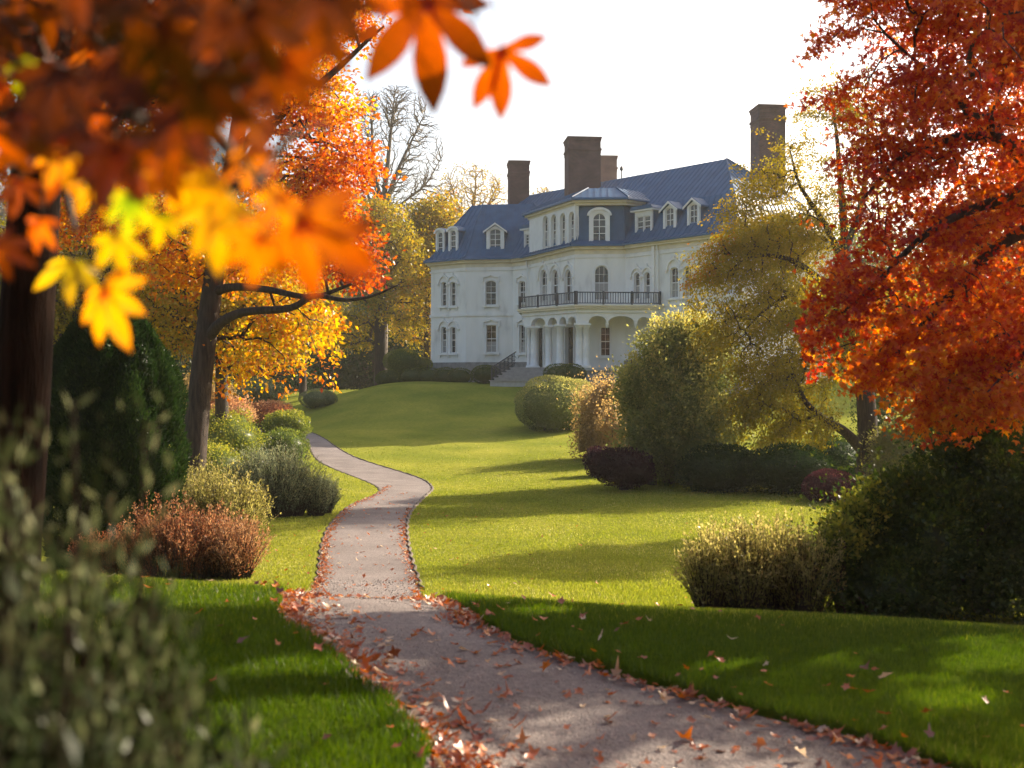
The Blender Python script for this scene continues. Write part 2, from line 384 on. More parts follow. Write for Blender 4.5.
def edges_mesh(buf, a, b_, ra, rb, n=5):
    """tapered prisms for many edges at once"""
    a = np.asarray(a); b_ = np.asarray(b_); d = b_ - a; ln = np.linalg.norm(d, axis=1, keepdims=True); d = d / np.maximum(ln, 1e-9)
    b_ = b_ + d * (np.asarray(rb)[:, None] * .3)
    up = np.where(np.abs(d[:, 2:3]) > .9, np.array([[1., 0, 0]]), np.array([[0., 0, 1]]))
    s = np.cross(d, up); s /= np.linalg.norm(s, axis=1, keepdims=True); u = np.cross(d, s)
    m_ = len(a); V = np.zeros((m_, 2 * n, 3))
    for k in range(n):
        o_ = s * math.cos(2 * math.pi * k / n) + u * math.sin(2 * math.pi * k / n)
        V[:, k] = a + o_ * np.asarray(ra)[:, None]; V[:, n + k] = b_ + o_ * np.asarray(rb)[:, None]
    base = (np.arange(m_) * 2 * n)[:, None, None]
    fl = np.array([(k, (k + 1) % n, n + (k + 1) % n, n + k) for k in range(n)])[None]
    buf.add(V.reshape(-1, 3), (base + fl).reshape(-1, 4))

def catmull(pts, rad, sub=5):
    pts = [Vector(p) for p in pts]; P_ = [pts[0] * 2 - pts[1]] + pts + [pts[-1] * 2 - pts[-2]]
    out, ro = [], []
    for i in range(len(pts) - 1):
        p0, p1, p2, p3 = P_[i:i + 4]
        for k in range(sub):
            t_ = k / sub
            out.append(.5 * ((2 * p1) + (p2 - p0) * t_ + (2 * p0 - 5 * p1 + 4 * p2 - p3) * t_ ** 2 + (3 * p1 - p0 - 3 * p2 + p3) * t_ ** 3))
            ro.append(rad[i] * (1 - t_) + rad[i + 1] * t_)
    out.append(pts[-1]); ro.append(rad[-1]); return out, ro

def grow(limbs, targets, bf=.35, rtip=.012, power=.5, wig=.12, up=.15):
    """connect target points to the limb skeleton as a branching tree; returns edges a,b,ra,rb"""
    pos, plen, par, rlim = [], [], [], []
    for pts, rad in limbs:
        L0 = 0
        for i, p in enumerate(pts):
            if i: L0 += (pts[i] - pts[i - 1]).length
            pos.append(np.array(p)); plen.append(L0 * .5); par.append(-1); rlim.append(rad[i])
    n0 = len(pos); T = np.asarray(targets)
    base = np.array(pos); D = np.min(np.linalg.norm(T[:, None] - base[None], axis=2), axis=1)
    T = T[np.argsort(D)]
    cap = n0 + len(T) * 2 + 5; Pn = np.zeros((cap, 3)); Pn[:n0] = base; Ln = np.zeros(cap); Ln[:n0] = plen; n = n0
    for p in T:
        d = np.linalg.norm(Pn[:n] - p, axis=1); j = int(np.argmin(d + bf * Ln[:n]))
        q = Pn[j]; dist = d[j]
        mid = (q + p) / 2 + rng.normal(0, wig, 3) * dist + np.array([0, 0, up * dist])
        Pn[n] = mid; Ln[n] = Ln[j] + dist / 2; par.append(j); par.append(n)
        Pn[n + 1] = p; Ln[n + 1] = Ln[j] + dist; n += 2
    cnt = np.zeros(n); 
    for i in range(n - 1, n0 - 1, -1):
        cnt[i] += 1
        if par[i] >= n0: cnt[par[i]] += cnt[i]
    r = rtip * cnt ** power
    e = np.arange(n0, n); pr = np.array(par)[n0:]
    rp = np.array([min(r[i] * 1.15, r[p_] if p_ >= n0 else rlim[p_] * .8) for i, p_ in zip(e, pr)])
    rc = np.minimum(r[e], rp)
    return Pn[pr], Pn[e], rp, rc

def env_points(env, n, shell=.35, zmin=None):
    wts = np.array([e[3] ** 2 * (e[7] if len(e) > 7 else 1) for e in env], float); wts /= wts.sum()
    out, tn = [], []
    for e, c in zip(env, rng.multinomial(n, wts)):
        px, row, Y, rpx, rz, ry, tint = e[:7]
        k = Y / F; v = in_ell(c, shell) * np.array([rpx * k, ry, rz * k])
        out.append(np.array(P(px, row, Y)) + v); tn.append(np.full(c, tint))
    return np.concatenate(out), np.concatenate(tn)

def tree(name, label, cat, base, limbs, env, n_attr, per, rcl, lsize, mat, bark=BARK, bf=.35, rtip=.012, shell=.35,
         group=None, droop=.3, flat=.6, wig=.12, up=.12, tvar=.16, zmin=None, trunk_n=10, aspect=.62, power=.5, lobes=1, gaps=False, streak=None):
    """limbs: list of (points, radii); env: crown ellipsoids (px,row,Y,rpx,rzpx,ry,tint[,weight])"""
    t_ = thing(name, label, cat, base, group)
    sm = [catmull(p, r) for p, r in limbs]
    mb = MB()
    for p, r in sm: mb.tube(p, r, trunk_n)
    part('trunk', mb, bark, t_, True)
    T, tn = env_points(env, n_attr, shell)
    if gaps: k = sunlit_gaps(T); T, tn = T[k], tn[k]
    if zmin is not None: k = T[:, 2] > zmin; T, tn = T[k], tn[k]
    a, b_, ra, rb = grow(sm, T, bf, rtip, wig=wig, up=up, power=power)
    bb = Buf(); edges_mesh(bb, a, b_, ra, rb); part('branches', bb, bark, t_, True)
    if per:
        n = len(T) * per; ii = np.repeat(np.arange(len(T)), per)
        off = rng.normal(size=(n, 3)) * rcl * np.array([1, 1, flat])
        if streak:
            ax_, ln_, dp_ = streak; dv = T - np.array(ax_); dv[:, 2] *= .4; dv /= np.maximum(np.linalg.norm(dv, axis=1, keepdims=True), 1e-6)
            dv = dv + rng.normal(0, .25, dv.shape) + np.array([0, 0, -dp_]); dv /= np.linalg.norm(dv, axis=1, keepdims=True)
            u_ = rng.uniform(-.5, 1, n)[:, None]; L_ = (ln_ * rng.uniform(.5, 1.3, len(T)))[ii][:, None]
            off = off * (1.1 - .7 * np.clip(u_, 0, 1)) + dv[ii] * u_ * L_ + np.array([0, 0, -.35 * dp_]) * (u_ ** 2) * L_
        p = T[ii] + off
        clr = rng.normal(0, tvar * .6, len(T))[ii] + rng.normal(0, tvar, n)
        d = rng.normal(size=(n, 3)) + np.array([0, 0, -droop]) + off / rcl * .4
        tt = tn[ii] + clr; sz = lsize * rng.uniform(.6, 1.25, n)
        if gaps: k = sunlit_gaps(p); p, d, tt, sz = p[k], d[k], tt[k], sz[k]
        lb = Buf(); leaf_cloud(lb, p, d, sz, tt, aspect, lobes=lobes); part('crown', lb, mat, t_)
    return t_

def shrub(name, label, ells, n, lsize, mat, cat='shrub', group=None, tint=(.5, .25), rough=.10, core=True, thick=.16, droop=0, uplight_tint=.0, clip=False, aspect=.6, spray=0.0, kcore=.80):
    """ells: (px, row_centre, Y, rx_px, rz_px, ry_m)"""
    c0 = P(*ells[0][:3]); base = Vector((c0.x, c0.y, gz(c0.x, c0.y)))
    t_ = thing(name, label, cat, base, group)
    lb = Buf(); f = lumps(hash(label) % 9999 if False else sum(map(ord, label)))
    W_ = np.array([e[3] * e[4] for e in ells], float); W_ /= W_.sum(); sb = Buf()
    for e, wv in zip(ells, W_):
        c = np.array(P(*e[:3])); k = e[2] / F; rad = np.array([e[3] * k, e[5], e[4] * k])
        m_ = int(n * wv); v = rng.normal(size=(m_, 3)); v /= np.linalg.norm(v, axis=1, keepdims=True)
        lum = f(v * 1.3 + c * .15)
        sc = 1 + rough * lum - np.abs(rng.normal(0, thick, m_)) + (rng.uniform(0, 1, m_) < .12) * rng.uniform(0, spray + .03, m_)
        p = c + v * rad * sc[:, None]
        g = ground(p[:, 0], p[:, 1]); ok = p[:, 2] > g + .01; p, v2, lu = p[ok], v[ok], lum[ok]
        d = v2 * .9 + rng.normal(size=p.shape) * .7 + np.array([0, 0, .35 - droop])
        leaf_cloud(lb, p, d, lsize * rng.uniform(.6, 1.3, len(p)), tint[0] + tint[1] * rng.normal(0, .6, len(p)) + uplight_tint * v2[:, 2] + .10 * lu, aspect)  # leaves facing up are painted paler, as if lit from above
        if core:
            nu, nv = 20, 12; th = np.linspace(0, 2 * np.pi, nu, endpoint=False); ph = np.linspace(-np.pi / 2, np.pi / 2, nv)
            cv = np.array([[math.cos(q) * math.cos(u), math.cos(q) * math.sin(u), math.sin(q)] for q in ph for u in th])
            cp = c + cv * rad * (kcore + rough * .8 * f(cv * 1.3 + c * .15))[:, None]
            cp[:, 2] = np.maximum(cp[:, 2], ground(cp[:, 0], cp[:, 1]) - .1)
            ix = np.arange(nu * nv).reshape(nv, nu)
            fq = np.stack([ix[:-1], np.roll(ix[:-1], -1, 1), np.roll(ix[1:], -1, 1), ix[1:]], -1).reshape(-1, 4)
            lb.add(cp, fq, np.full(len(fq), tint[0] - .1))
        # stems from the ground into the foliage
        ns = 9; ed = rng.normal(size=(ns, 3)) * rad * .35 + c; s0 = np.stack([np.full(ns, c[0]) + rng.normal(0, .1, ns) * rad[0], np.full(ns, c[1]) + rng.normal(0, .1, ns) * rad[1], np.zeros(ns)], 1)
        s0[:, 2] = ground(s0[:, 0], s0[:, 1]) - .05
        edges_mesh(sb, s0, ed, np.full(ns, .03 + .02 * rad[2]), np.full(ns, .012))
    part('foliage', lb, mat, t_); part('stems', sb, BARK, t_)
    return t_

def tuft(name, label, spots, h, spread, stems, leaves, lsize, mat, cat='shrub', tint=.5, group=None, aspect=.25, tvar=.2, lean=1.0, tiptint=0.0, cluster=0.0, smat=None):
    """fountain shaped plant of many upright stems set with small leaves; spots: (x, y, scale)"""
    x0, y0 = spots[0][:2]; base = Vector((x0, y0, gz(x0, y0))); t_ = thing(name, label, cat, base, group)
    lb, sb = Buf(), Buf()
    for (x, y, s) in spots:
        S = stems; z = gz(x, y)
        a = rng.uniform(0, 2 * np.pi, S); q = rng.uniform(0, 1, S) ** .6
        r0 = q * spread * .35 * s; r1 = q * spread * s * lean
        H = h * s * rng.uniform(.58, 1.14, S) * (1 - .35 * q ** 2) * (1 + .14 * np.sin(a * 3 + x * 9) * q)
        p0 = np.stack([x + np.cos(a) * r0, y + np.sin(a) * r0, np.full(S, z - .03)], 1)
        p2 = np.stack([x + np.cos(a) * r1, y + np.sin(a) * r1, z + H], 1) + rng.normal(0, .03, (S, 3)) * h
        p1 = (p0 + p2) / 2 + np.array([0, 0, 1]) * (H * .16)[:, None] - .12 * (p2 - p0) * np.array([1, 1, 0])
        def bez(t2): return p0 * ((1 - t2) ** 2)[:, None] + 2 * p1 * ((1 - t2) * t2)[:, None] + p2 * (t2 ** 2)[:, None]
        tt = [np.full(S, k / 4) for k in range(5)]; B_ = [bez(k) for k in tt]
        for k in range(4):
            edges_mesh(sb, B_[k], B_[k + 1], np.full(S, .0012 * (5 - k) * h + .0004), np.full(S, .0012 * (4 - k) * h + .0006), 3)
        t2 = rng.uniform(.12, 1, S * leaves) ** .8; ii = np.tile(np.arange(S), leaves)
        pp = p0[ii] * ((1 - t2) ** 2)[:, None] + 2 * p1[ii] * ((1 - t2) * t2)[:, None] + p2[ii] * (t2 ** 2)[:, None]
        tg = 2 * (p1[ii] - p0[ii]) * (1 - t2)[:, None] + 2 * (p2[ii] - p1[ii]) * t2[:, None]; tg /= np.linalg.norm(tg, axis=1, keepdims=True)
        d = tg * 1.1 + rng.normal(size=pp.shape) * .55
        leaf_cloud(lb, pp + rng.normal(0, cluster + .004, pp.shape), d, lsize * rng.uniform(.6, 1.3, len(pp)), tint + rng.normal(0, tvar, len(pp)) + tiptint * (t2 - .5), aspect)
    part('foliage', lb, mat, t_); part('stems', sb, smat or BARK, t_); return t_

# ------------------------------------------------------------------ house
STUCCO = noise_mat('stucco', [(.22, (.50, .48, .44)), (.42, (.75, .73, .68)), (.75, (.85, .83, .79))], .55, .85, .25, 30, bdist=.01, stretch=(2.2, 2.2, .7), detail=9)
TRIM = noise_mat('white_trim', [(.3, (.70, .69, .66)), (.7, (.80, .79, .76))], 2, .6, .1, 30, bdist=.005)
CREAM = noise_mat('cream_trim', [(.3, (.62, .55, .40)), (.7, (.74, .66, .50))], 2, .6)
ROOF = noise_mat('blue_metal_roof', [(.3, (.022, .080, .165)), (.7, (.036, .115, .225))], 1.4, .5, .12, 6, spec=.35)
STONE = noise_mat('grey_stone', [(.3, (.16, .155, .15)), (.7, (.28, .27, .26))], 3, .85, .4, 12)
STEP = noise_mat('step_stone', [(.3, (.34, .33, .32)), (.7, (.46, .45, .43))], 3, .8, .2, 12)
IRON = noise_mat('dark_iron', [(.3, (.015, .02, .03)), (.7, (.04, .05, .065))], 3, .5)
DOORM = noise_mat('dark_door', [(.3, (.02, .018, .016)), (.7, (.05, .04, .03))], 3, .5)
m, n, N, L = node_mat('window_glass')
tc = N.new('ShaderNodeTexCoord'); nz = mk(N, 'ShaderNodeTexNoise', Scale=1.3, Detail=3); L.new(tc.outputs['Object'], nz.inputs['Vector'])
r = ramp(N, [(.35, (.012, .016, .022)), (.55, (.035, .04, .045)), (.7, (.14, .13, .11))]); L.new(nz.outputs[0], r.inputs[0])
b_ = mk(N, 'ShaderNodeBsdfPrincipled', Roughness=.07); b_.inputs['Specular IOR Level'].default_value = .6
L.new(r.outputs[0], b_.inputs['Base Color']); o = N.new('ShaderNodeOutputMaterial'); L.new(b_.outputs[0], o.inputs[0]); GLASS = m
BLIND = noise_mat('window_blind', [(.3, (.22, .22, .21)), (.7, (.34, .33, .31))], 3, .5, stretch=(1, 1, 14))
def brick_mat(name, c1, c2, mortar):
    m, n, N, L = node_mat(name)
    tc = N.new('ShaderNodeTexCoord'); br = mk(N, 'ShaderNodeTexBrick', Scale=1.0)
    ge = N.new('ShaderNodeNewGeometry')
    sx = N.new('ShaderNodeSeparateXYZ'); L.new(tc.outputs['Object'], sx.inputs[0])
    ad = mk(N, 'ShaderNodeMath', operation='ADD'); L.new(sx.outputs[0], ad.inputs[0]); L.new(sx.outputs[1], ad.inputs[1])
    cx = N.new('ShaderNodeCombineXYZ'); L.new(ad.outputs[0], cx.inputs[0]); L.new(sx.outputs[2], cx.inputs[1])
    L.new(cx.outputs[0], br.inputs['Vector'])
    br.inputs['Color1'].default_value = (*c1, 1); br.inputs['Color2'].default_value = (*c2, 1); br.inputs['Mortar'].default_value = (*mortar, 1)
    br.inputs['Brick Width'].default_value = .24; br.inputs['Row Height'].default_value = .085; br.inputs['Mortar Size'].default_value = .012
    nz = mk(N, 'ShaderNodeTexNoise', Scale=1.2, Detail=6); L.new(tc.outputs['Object'], nz.inputs['Vector'])
    rr = ramp(N, [(.3, (.7, .7, .7)), (.7, (1.2, 1.15, 1.1))]); L.new(nz.outputs[0], rr.inputs[0])
    mu = mk(N, 'ShaderNodeMix', data_type='RGBA', blend_type='MULTIPLY'); mu.inputs[0].default_value = 1
    L.new(br.outputs[0], mu.inputs[6]); L.new(rr.outputs[0], mu.inputs[7])
    b = mk(N, 'ShaderNodeBsdfPrincipled', Roughness=.9); L.new(mu.outputs[2], b.inputs['Base Color'])
    o = N.new('ShaderNodeOutputMaterial'); L.new(b.outputs[0], o.inputs[0]); return m
BRICK = brick_mat('brown_brick', (.135, .058, .052), (.085, .04, .04), (.13, .10, .095))
BRICK2 = brick_mat('orange_brick', (.30, .12, .07), (.22, .085, .055), (.25, .18, .15))

ZE = 9.125; ZG = -.40
MU = Vector((.65, -.76)).normalized(); MN = Vector((MU.y, -MU.x)) * -1   # main facade direction, inward normal
MN = Vector((-MU.y, MU.x))
A0 = Vector((0.05, 87.55))
def on_main(t): return A0 + MU * t
P0, P1 = Vector((-6.43, 90.3)), Vector((-3.56, 88.0)); P2 = Vector((0.05, 87.55))
B0, B1, B2 = Vector((1.2, 86.2)), Vector((4.36, 78.7)), Vector((7.85, 78.45))

class Wall:
    def __init__(s, p, q, inset=0.0):
        p, q = Vector(p[:2]), Vector(q[:2]); s.u = (q - p).normalized(); s.n = Vector((s.u.y, -s.u.x))
        if s.n.dot(p) > 0: s.n = -s.n           # outward = towards the garden
        s.p = p - s.n * inset; s.len = (q - p).length
    def at(s, a, z, d=0.0): v = s.p + s.u * a + s.n * d; return Vector((v.x, v.y, z))
    def s(s, px): k = (px - 512) / F; return (k * s.p.y - s.p.x) / (s.u.x - k * s.u.y)
    def z(s, row, a): return (HZ - row) / F * (s.p.y + s.u.y * a)
def extrude(mb, W, poly, d0, d1, holes=()):
    """solid slab with outline poly (s,z) between depths d0 (front) and d1 (back)"""
    loops = [[Vector((a, z, 0)) for a, z in poly]] + [[Vector((a, z, 0)) for a, z in h] for h in holes]
    flat = [v for l in loops for v in l]; tri = tessellate_polygon(loops)
    n_ = len(flat); pts = [W.at(v.x, v.y, d0) for v in flat] + [W.at(v.x, v.y, d1) for v in flat]
    fs = [tuple(t_) for t_ in tri] + [tuple(i + n_ for i in reversed(t_)) for t_ in tri]
    k = 0
    for l in loops:
        m_ = len(l); fs += [(k + i, k + (i + 1) % m_, k + (i + 1) % m_ + n_, k + i + n_) for i in range(m_)]; k += m_
    mb.poly(pts, fs)
def outline(a0, a1, z0, z1, arch, grow=0.0, rise=None):
    a0 -= grow; a1 += grow; z1 += grow * .9; w_ = (a1 - a0) / 2; c = (a0 + a1) / 2
    if arch == 'flat': return [(a0, z0), (a1, z0), (a1, z1), (a0, z1)]
    h = w_ if arch == 'round' else w_ * .45
    pts = [(a0, z0), (a1, z0)]
    for k in range(11):
        t_ = math.pi * k / 10; pts.append((c + w_ * math.cos(t_), z1 - h + h * math.sin(t_)))
    return pts
HB = Vector((4, 82, ZG))
house = thing('country_house', 'large white country house with blue metal roofs, brick chimneys and an arched porch', 'house', HB)
def window(W, px0, px1, r0, r1, arch='flat', cols=2, rows=2, hood='none', sill=True, blind=None, holes=None, parent=house, depth=.16, case=.13, name='window'):
    a0, a1 = sorted((W.s(px0), W.s(px1))); am = (a0 + a1) / 2; z1, z0 = W.z(r0, am), W.z(r1, am)
    op = outline(a0, a1, z0, z1, arch)
    if holes is not None: holes.append(op)
    mb = MB()
    big = outline(a0, a1, z0, z1, arch, case)
    inn = outline(a0, a1, z0, z1, arch, 0.004)
    big = [(x, y) for x, y in big]; big[0] = (big[0][0], z0 - .02); big[1] = (big[1][0], z0 - .02)
    ri = outline(a0, a1, z0 , z1, arch); sash = outline(a0 + .045, a1 - .045, z0 + .05, z1 - .05, arch)
    extrude(mb, W, big, .07, .002, [inn])                       # casing
    extrude(mb, W, ri, -depth + .07, -depth - .02, [sash])      # sash frame
    wd = a1 - a0; ht = z1 - z0
    for k in range(1, cols): x = a0 + wd * k / cols; extrude(mb, W, [(x - .012, z0 + .04), (x + .012, z0 + .04), (x + .012, z1 - .06), (x - .012, z1 - .06)], -depth + .055, -depth)
    zz = (z0 + z1) / 2; extrude(mb, W, [(a0 + .04, zz - .03), (a1 - .04, zz - .03), (a1 - .04, zz + .03), (a0 + .04, zz + .03)], -depth + .065, -depth)
    for half in (0, 1):
        for k in range(1, rows):
            y = z0 + ht * (half + k / rows) / 2
            extrude(mb, W, [(a0 + .04, y - .010), (a1 - .04, y - .010), (a1 - .04, y + .010), (a0 + .04, y + .010)], -depth + .053, -depth)
    wn = part(name, mb, TRIM, parent)
    if blind is None: blind = random.random() < .3
    lift = random.choice([0, 0, .12, -.1]) * ht
    g = MB(); extrude(g, W, ri, -depth, -depth - .03); part('pane', g, GLASS, wn)
    if blind:
        g = MB(); extrude(g, W, [(a0 + .05, z0 + .05), (a1 - .05, z0 + .05), (a1 - .05, zz + lift), (a0 + .05, zz + lift)], -depth + .02, -depth + .005); part('blind', g, BLIND, wn)
    if sill:
        g = MB(); extrude(g, W, [(a0 - .25, z0 - .17), (a1 + .25, z0 - .17), (a1 + .25, z0 - .03), (a0 - .25, z0 - .03)], .18, .002)
        for x in (a0 - .12, a1 + .12): extrude(g, W, [(x - .06, z0 - .36), (x + .06, z0 - .36), (x + .06, z0 - .17), (x - .06, z0 - .17)], .11, .002)
        part('sill', g, STUCCO, wn)
    if hood == 'label':
        g = MB(); y = z1 + .22; e = a0 - .28; f_ = a1 + .28; am = (a0 + a1) / 2
        extrude(g, W, [(e, y - .35), (e + .12, y - .35), (e + .12, y), (am - .3, y + .02), (am, y + .16), (am + .3, y + .02), (f_ - .12, y), (f_ - .12, y - .35), (f_, y - .35), (f_, y + .12), (am + .3, y + .14), (am, y + .32), (am - .3, y + .14), (e, y + .12)], .15, .002)
        part('hood', g, STUCCO, wn)
    if hood == 'arch':
        g = MB(); c = (a0 + a1) / 2; r1_ = (a1 - a0) / 2 + .30; r0_ = r1_ - .11; zc = z1 - ((a1 - a0) / 2 if arch == 'round' else .12)
        pts = [(c + r1_ * math.cos(math.pi * k / 12), zc + r1_ * 1.15 * math.sin(math.pi * k / 12)) for k in range(13)] + [(c + r0_ * math.cos(math.pi * k / 12), zc + r0_ * 1.15 * math.sin(math.pi * k / 12)) for k in range(12, -1, -1)]
        extrude(g, W, pts, .15, .002)
        for sg in (-1, 1):
            x = c + sg * (r1_ + .02); q = W.at(x, zc - .05, .09)
            g.tube([q - Vector((0, 0, .14)), q, q + Vector((0, 0, .12))], [.05, .11, .04], 8)
        q = W.at(c, zc + r1_ * 1.15 + .03, .09); g.tube([q - Vector((0, 0, .08)), q, q + Vector((0, 0, .2))], [.07, .10, .02], 8)
        part('hood', g, STUCCO, wn)
    return wn

def inset_poly(poly, d):
    """poly: list of 2D Vectors, counter-clockwise or clockwise; shrinks by d"""
    n_ = len(poly); c = sum(poly, Vector((0, 0))) / n_; lines = []
    for i in range(n_):
        a, b2 = poly[i], poly[(i + 1) % n_]; u = (b2 - a).normalized(); nr_ = Vector((-u.y, u.x))
        if nr_.dot(c - a) < 0: nr_ = -nr_
        lines.append((a + nr_ * d, u))
    out = []
    for i in range(n_):
        (p, u), (q, v) = lines[i - 1], lines[i]
        den = u.x * v.y - u.y * v.x; t_ = ((q.x - p.x) * v.y - (q.y - p.y) * v.x) / den
        out.append(p + u * t_)
    return out
def ribs(mb, pts, spacing=.46, w_=.03, h_=.032):
    """standing seams up a planar roof face; pts[0]-pts[1] is its lower edge"""
    o_ = Vector(pts[0]); e = (Vector(pts[1]) - o_); Ln = e.length; e.normalize()
    nrm = None
    for q in pts[2:]:
        x = e.cross(Vector(q) - o_)
        if x.length > 1e-4: nrm = x.normalized(); break
    if nrm is None: return
    if nrm.z < 0: nrm = -nrm
    up = nrm.cross(e); up = up if up.z > 0 else -up
    loc = [((Vector(q) - o_).dot(e), (Vector(q) - o_).dot(up)) for q in pts]
    x = (Ln % spacing) / 2 + .01; xs = []
    lo, hi = min(a for a, _ in loc), max(a for a, _ in loc); x = lo + .2
    while x < hi:
        ys_ = []
        for i in range(len(loc)):
            (x0, y0), (x1, y1) = loc[i], loc[(i + 1) % len(loc)]
            if (x0 - x) * (x1 - x) < 0: ys_.append(y0 + (y1 - y0) * (x - x0) / (x1 - x0))
        if len(ys_) >= 2 and max(ys_) - min(ys_) > .15:
            a, b2 = min(ys_), max(ys_); q = []
            for hh_ in (-.01, h_):
                for (dx, y) in ((-w_ / 2, a), (w_ / 2, a), (w_ / 2, b2), (-w_ / 2, b2)): q.append(o_ + e * (x + dx) + up * y + nrm * hh_)
            mb.poly(q, [(4, 5, 6, 7), (0, 1, 5, 4), (1, 2, 6, 5), (2, 3, 7, 6), (3, 0, 4, 7)])
        x += spacing
def roof(poly, levels, name='roof', ribbed=True, skip=(), cap=True):
    mb = MB(); rings = [[Vector((*q, z)) for q in inset_poly(poly, d)] for d, z in levels]; n_ = len(poly)
    for a, b2 in zip(rings, rings[1:]):
        for i in range(n_):
            j = (i + 1) % n_; mb.quad(a[i], a[j], b2[j], b2[i])
            if ribbed: ribs(mb, [a[i], a[j], b2[j], b2[i]])
    # hip rolls along the corners
    for i in range(n_):
        mb.tube([r_[i] + Vector((0, 0, .03)) for r_ in rings], .06, 6)
    if cap: mb.poly(rings[-1], [tuple(range(n_))])
    # underside of the eave
    mb.poly([v - Vector((0, 0, .10)) for v in rings[0]] + rings[0], [(i, (i + 1) % n_, (i + 1) % n_ + n_, i + n_) for i in range(n_)] + [tuple(reversed(range(n_)))])
    return part(name, mb, ROOF, house)
def ring(mb, poly, d, z0, z1):
    o_ = inset_poly(poly, -d); n_ = len(poly)
    mb.poly([Vector((*q, z0)) for q in o_] + [Vector((*q, z1)) for q in o_], [(i, (i + 1) % n_, (i + 1) % n_ + n_, i + n_) for i in range(n_)] + [tuple(range(n_)), tuple(range(n_, 2 * n_))])

P2L = P1 + (P2 - P1).normalized() * 8
LPOLY = [P0, P1, P2L, P2L + Vector((.8, 6.6)), P0 + Vector((.9, 6.6))]
MPOLY = [on_main(-9.5), on_main(21.7), on_main(21.7) + MN * 10.2, on_main(-9.5) + MN * 10.2]
BPOLY = [B0, B1, B2, B2 + MN * 6.5, B0 + MN * 4.5]
WC, WL, WM, WBL, WBF = Wall(P0, P1), Wall(P1, P2), Wall(A0, on_main(21.7)), Wall(B0, B1), Wall(B1, B2)
hc, hl, hm, hbl, hbf = [], [], [], [], []
# chamfered end of the left wing
for r0, r1, hd in ((282, 306, 'arch'), (327, 353, 'arch')):
    window(WC, 441.6, 446.8, r0, r1, 'seg', 1, 2, hd, True, holes=hc, case=.1)
    window(WC, 450.7, 455.9, r0, r1, 'seg', 1, 2, hd, True, holes=hc, case=.1)
window(WL, 485.6, 496.2, 280.5, 305, 'seg', 2, 2, 'label', holes=hl); window(WL, 486.2, 496.4, 325, 352.5, 'flat', 2, 2, 'label', holes=hl)
window(WM, 519.0, 525.6, 281, 303, 'seg', 2, 2, 'label', holes=hm, case=.1); window(WM, 519.8, 525.6, 325, 353, 'flat', 2, 2, 'label', holes=hm, case=.1)
for x0, x1 in ((540.6, 547.6), (552.2, 558.8), (565.2, 572.2)): window(WBL, x0, x1, 269.5, 301, 'round', 2, 2, 'arch', False, holes=hbl, case=.1)
window(WBF, 594.6, 608.6, 265.5, 300, 'round', 3, 2, 'none', False, holes=hbf, case=.16)
window(WM, 634.4, 640.2, 272.5, 299, 'round', 1, 2, 'arch', False, holes=hm, case=.1); window(WM, 644.8, 650.4, 272.0, 299, 'round', 1, 2, 'arch', False, holes=hm, case=.1)
window(WM, 670.6, 678.6, 267.5, 297.6, 'seg', 2, 2, 'arch', True, True, hm, case=.1); window(WM, 683.8, 692, 266.5, 296.6, 'seg', 2, 2, 'arch', True, True, hm, case=.1)
window(WM, 712, 720, 264, 295, 'seg', 2, 2, 'arch', True, True, hm, case=.1); window(WM, 725, 733, 262.5, 294, 'seg', 2, 2, 'arch', True, True, hm, case=.1)
for x0, x1 in ((670.6, 678.6), (683.8, 692), (712, 720), (725, 733)): window(WM, x0, x1, 327, 360, 'seg', 2, 2, 'label', True, False, hm, case=.1)
window(WBF, 600.6, 610.2, 327, 356, 'flat', 2, 2, 'none', True, False, hbf, case=.12)
# doors under the porch
def door(W, px0, px1, r0, r1, holes, nm='door'):
    a0, a1 = sorted((W.s(px0), W.s(px1))); am = (a0 + a1) / 2; z1, z0 = W.z(r0, am), .70
    op = outline(a0, a1, z0, z1, 'flat'); holes.append(op); mb = MB()
    extrude(mb, W, op, -.2, -.26); 
    for (u0, u1, v0, v1) in ((.12, .44, .08, .42), (.56, .88, .08, .42)):
        extrude(mb, W, [(a0 + (a1 - a0) * u0, z0 + (z1 - z0) * v0), (a0 + (a1 - a0) * u1, z0 + (z1 - z0) * v0), (a0 + (a1 - a0) * u1, z0 + (z1 - z0) * v1), (a0 + (a1 - a0) * u0, z0 + (z1 - z0) * v1)], -.17, -.2)
    dr = part(nm, mb, DOORM, house)
    g = MB(); extrude(g, W, outline(a0, a1, z0, z1, 'flat', .16), .08, .002, [outline(a0, a1, z0 + .001, z1, 'flat', .003)]); part('door_frame', g, TRIM, dr)
    g = MB(); extrude(g, W, [(a0 + (a1 - a0) * .15, z0 + (z1 - z0) * .48), (a0 + (a1 - a0) * .85, z0 + (z1 - z0) * .48), (a0 + (a1 - a0) * .85, z1 - .12), (a0 + (a1 - a0) * .15, z1 - .12)], -.165, -.19); part('pane', g, GLASS, dr)
    g = MB(); q = W.at(a0 + (a1 - a0) * .9, z0 + 1.0, -.13); g.tube([q - Vector((0, 0, .06)), q, q + Vector((0, 0, .06))], [.02, .035, .02], 8); part('handle', g, CREAM, dr)
door(WBL, 536.5, 543.5, 328, 366, hbl); door(WBL, 566, 574.0, 327, 366, hbl)
def wallmesh(W, z0, z1, holes, a0=0, a1=None, mat=STUCCO, d1=-.32, nm='wall'):
    a1 = W.len if a1 is None else a1; mb = MB(); extrude(mb, W, [(a0, z0), (a1, z0), (a1, z1), (a0, z1)], 0, d1, holes); return part(nm, mb, mat, house)
z0w = ZG - .6
wallmesh(WC, z0w, ZE, hc); wallmesh(WL, z0w, ZE, hl); wallmesh(WM, z0w, ZE, hm); wallmesh(WBL, z0w, ZE, hbl); wallmesh(WBF, z0w, ZE, hbf)
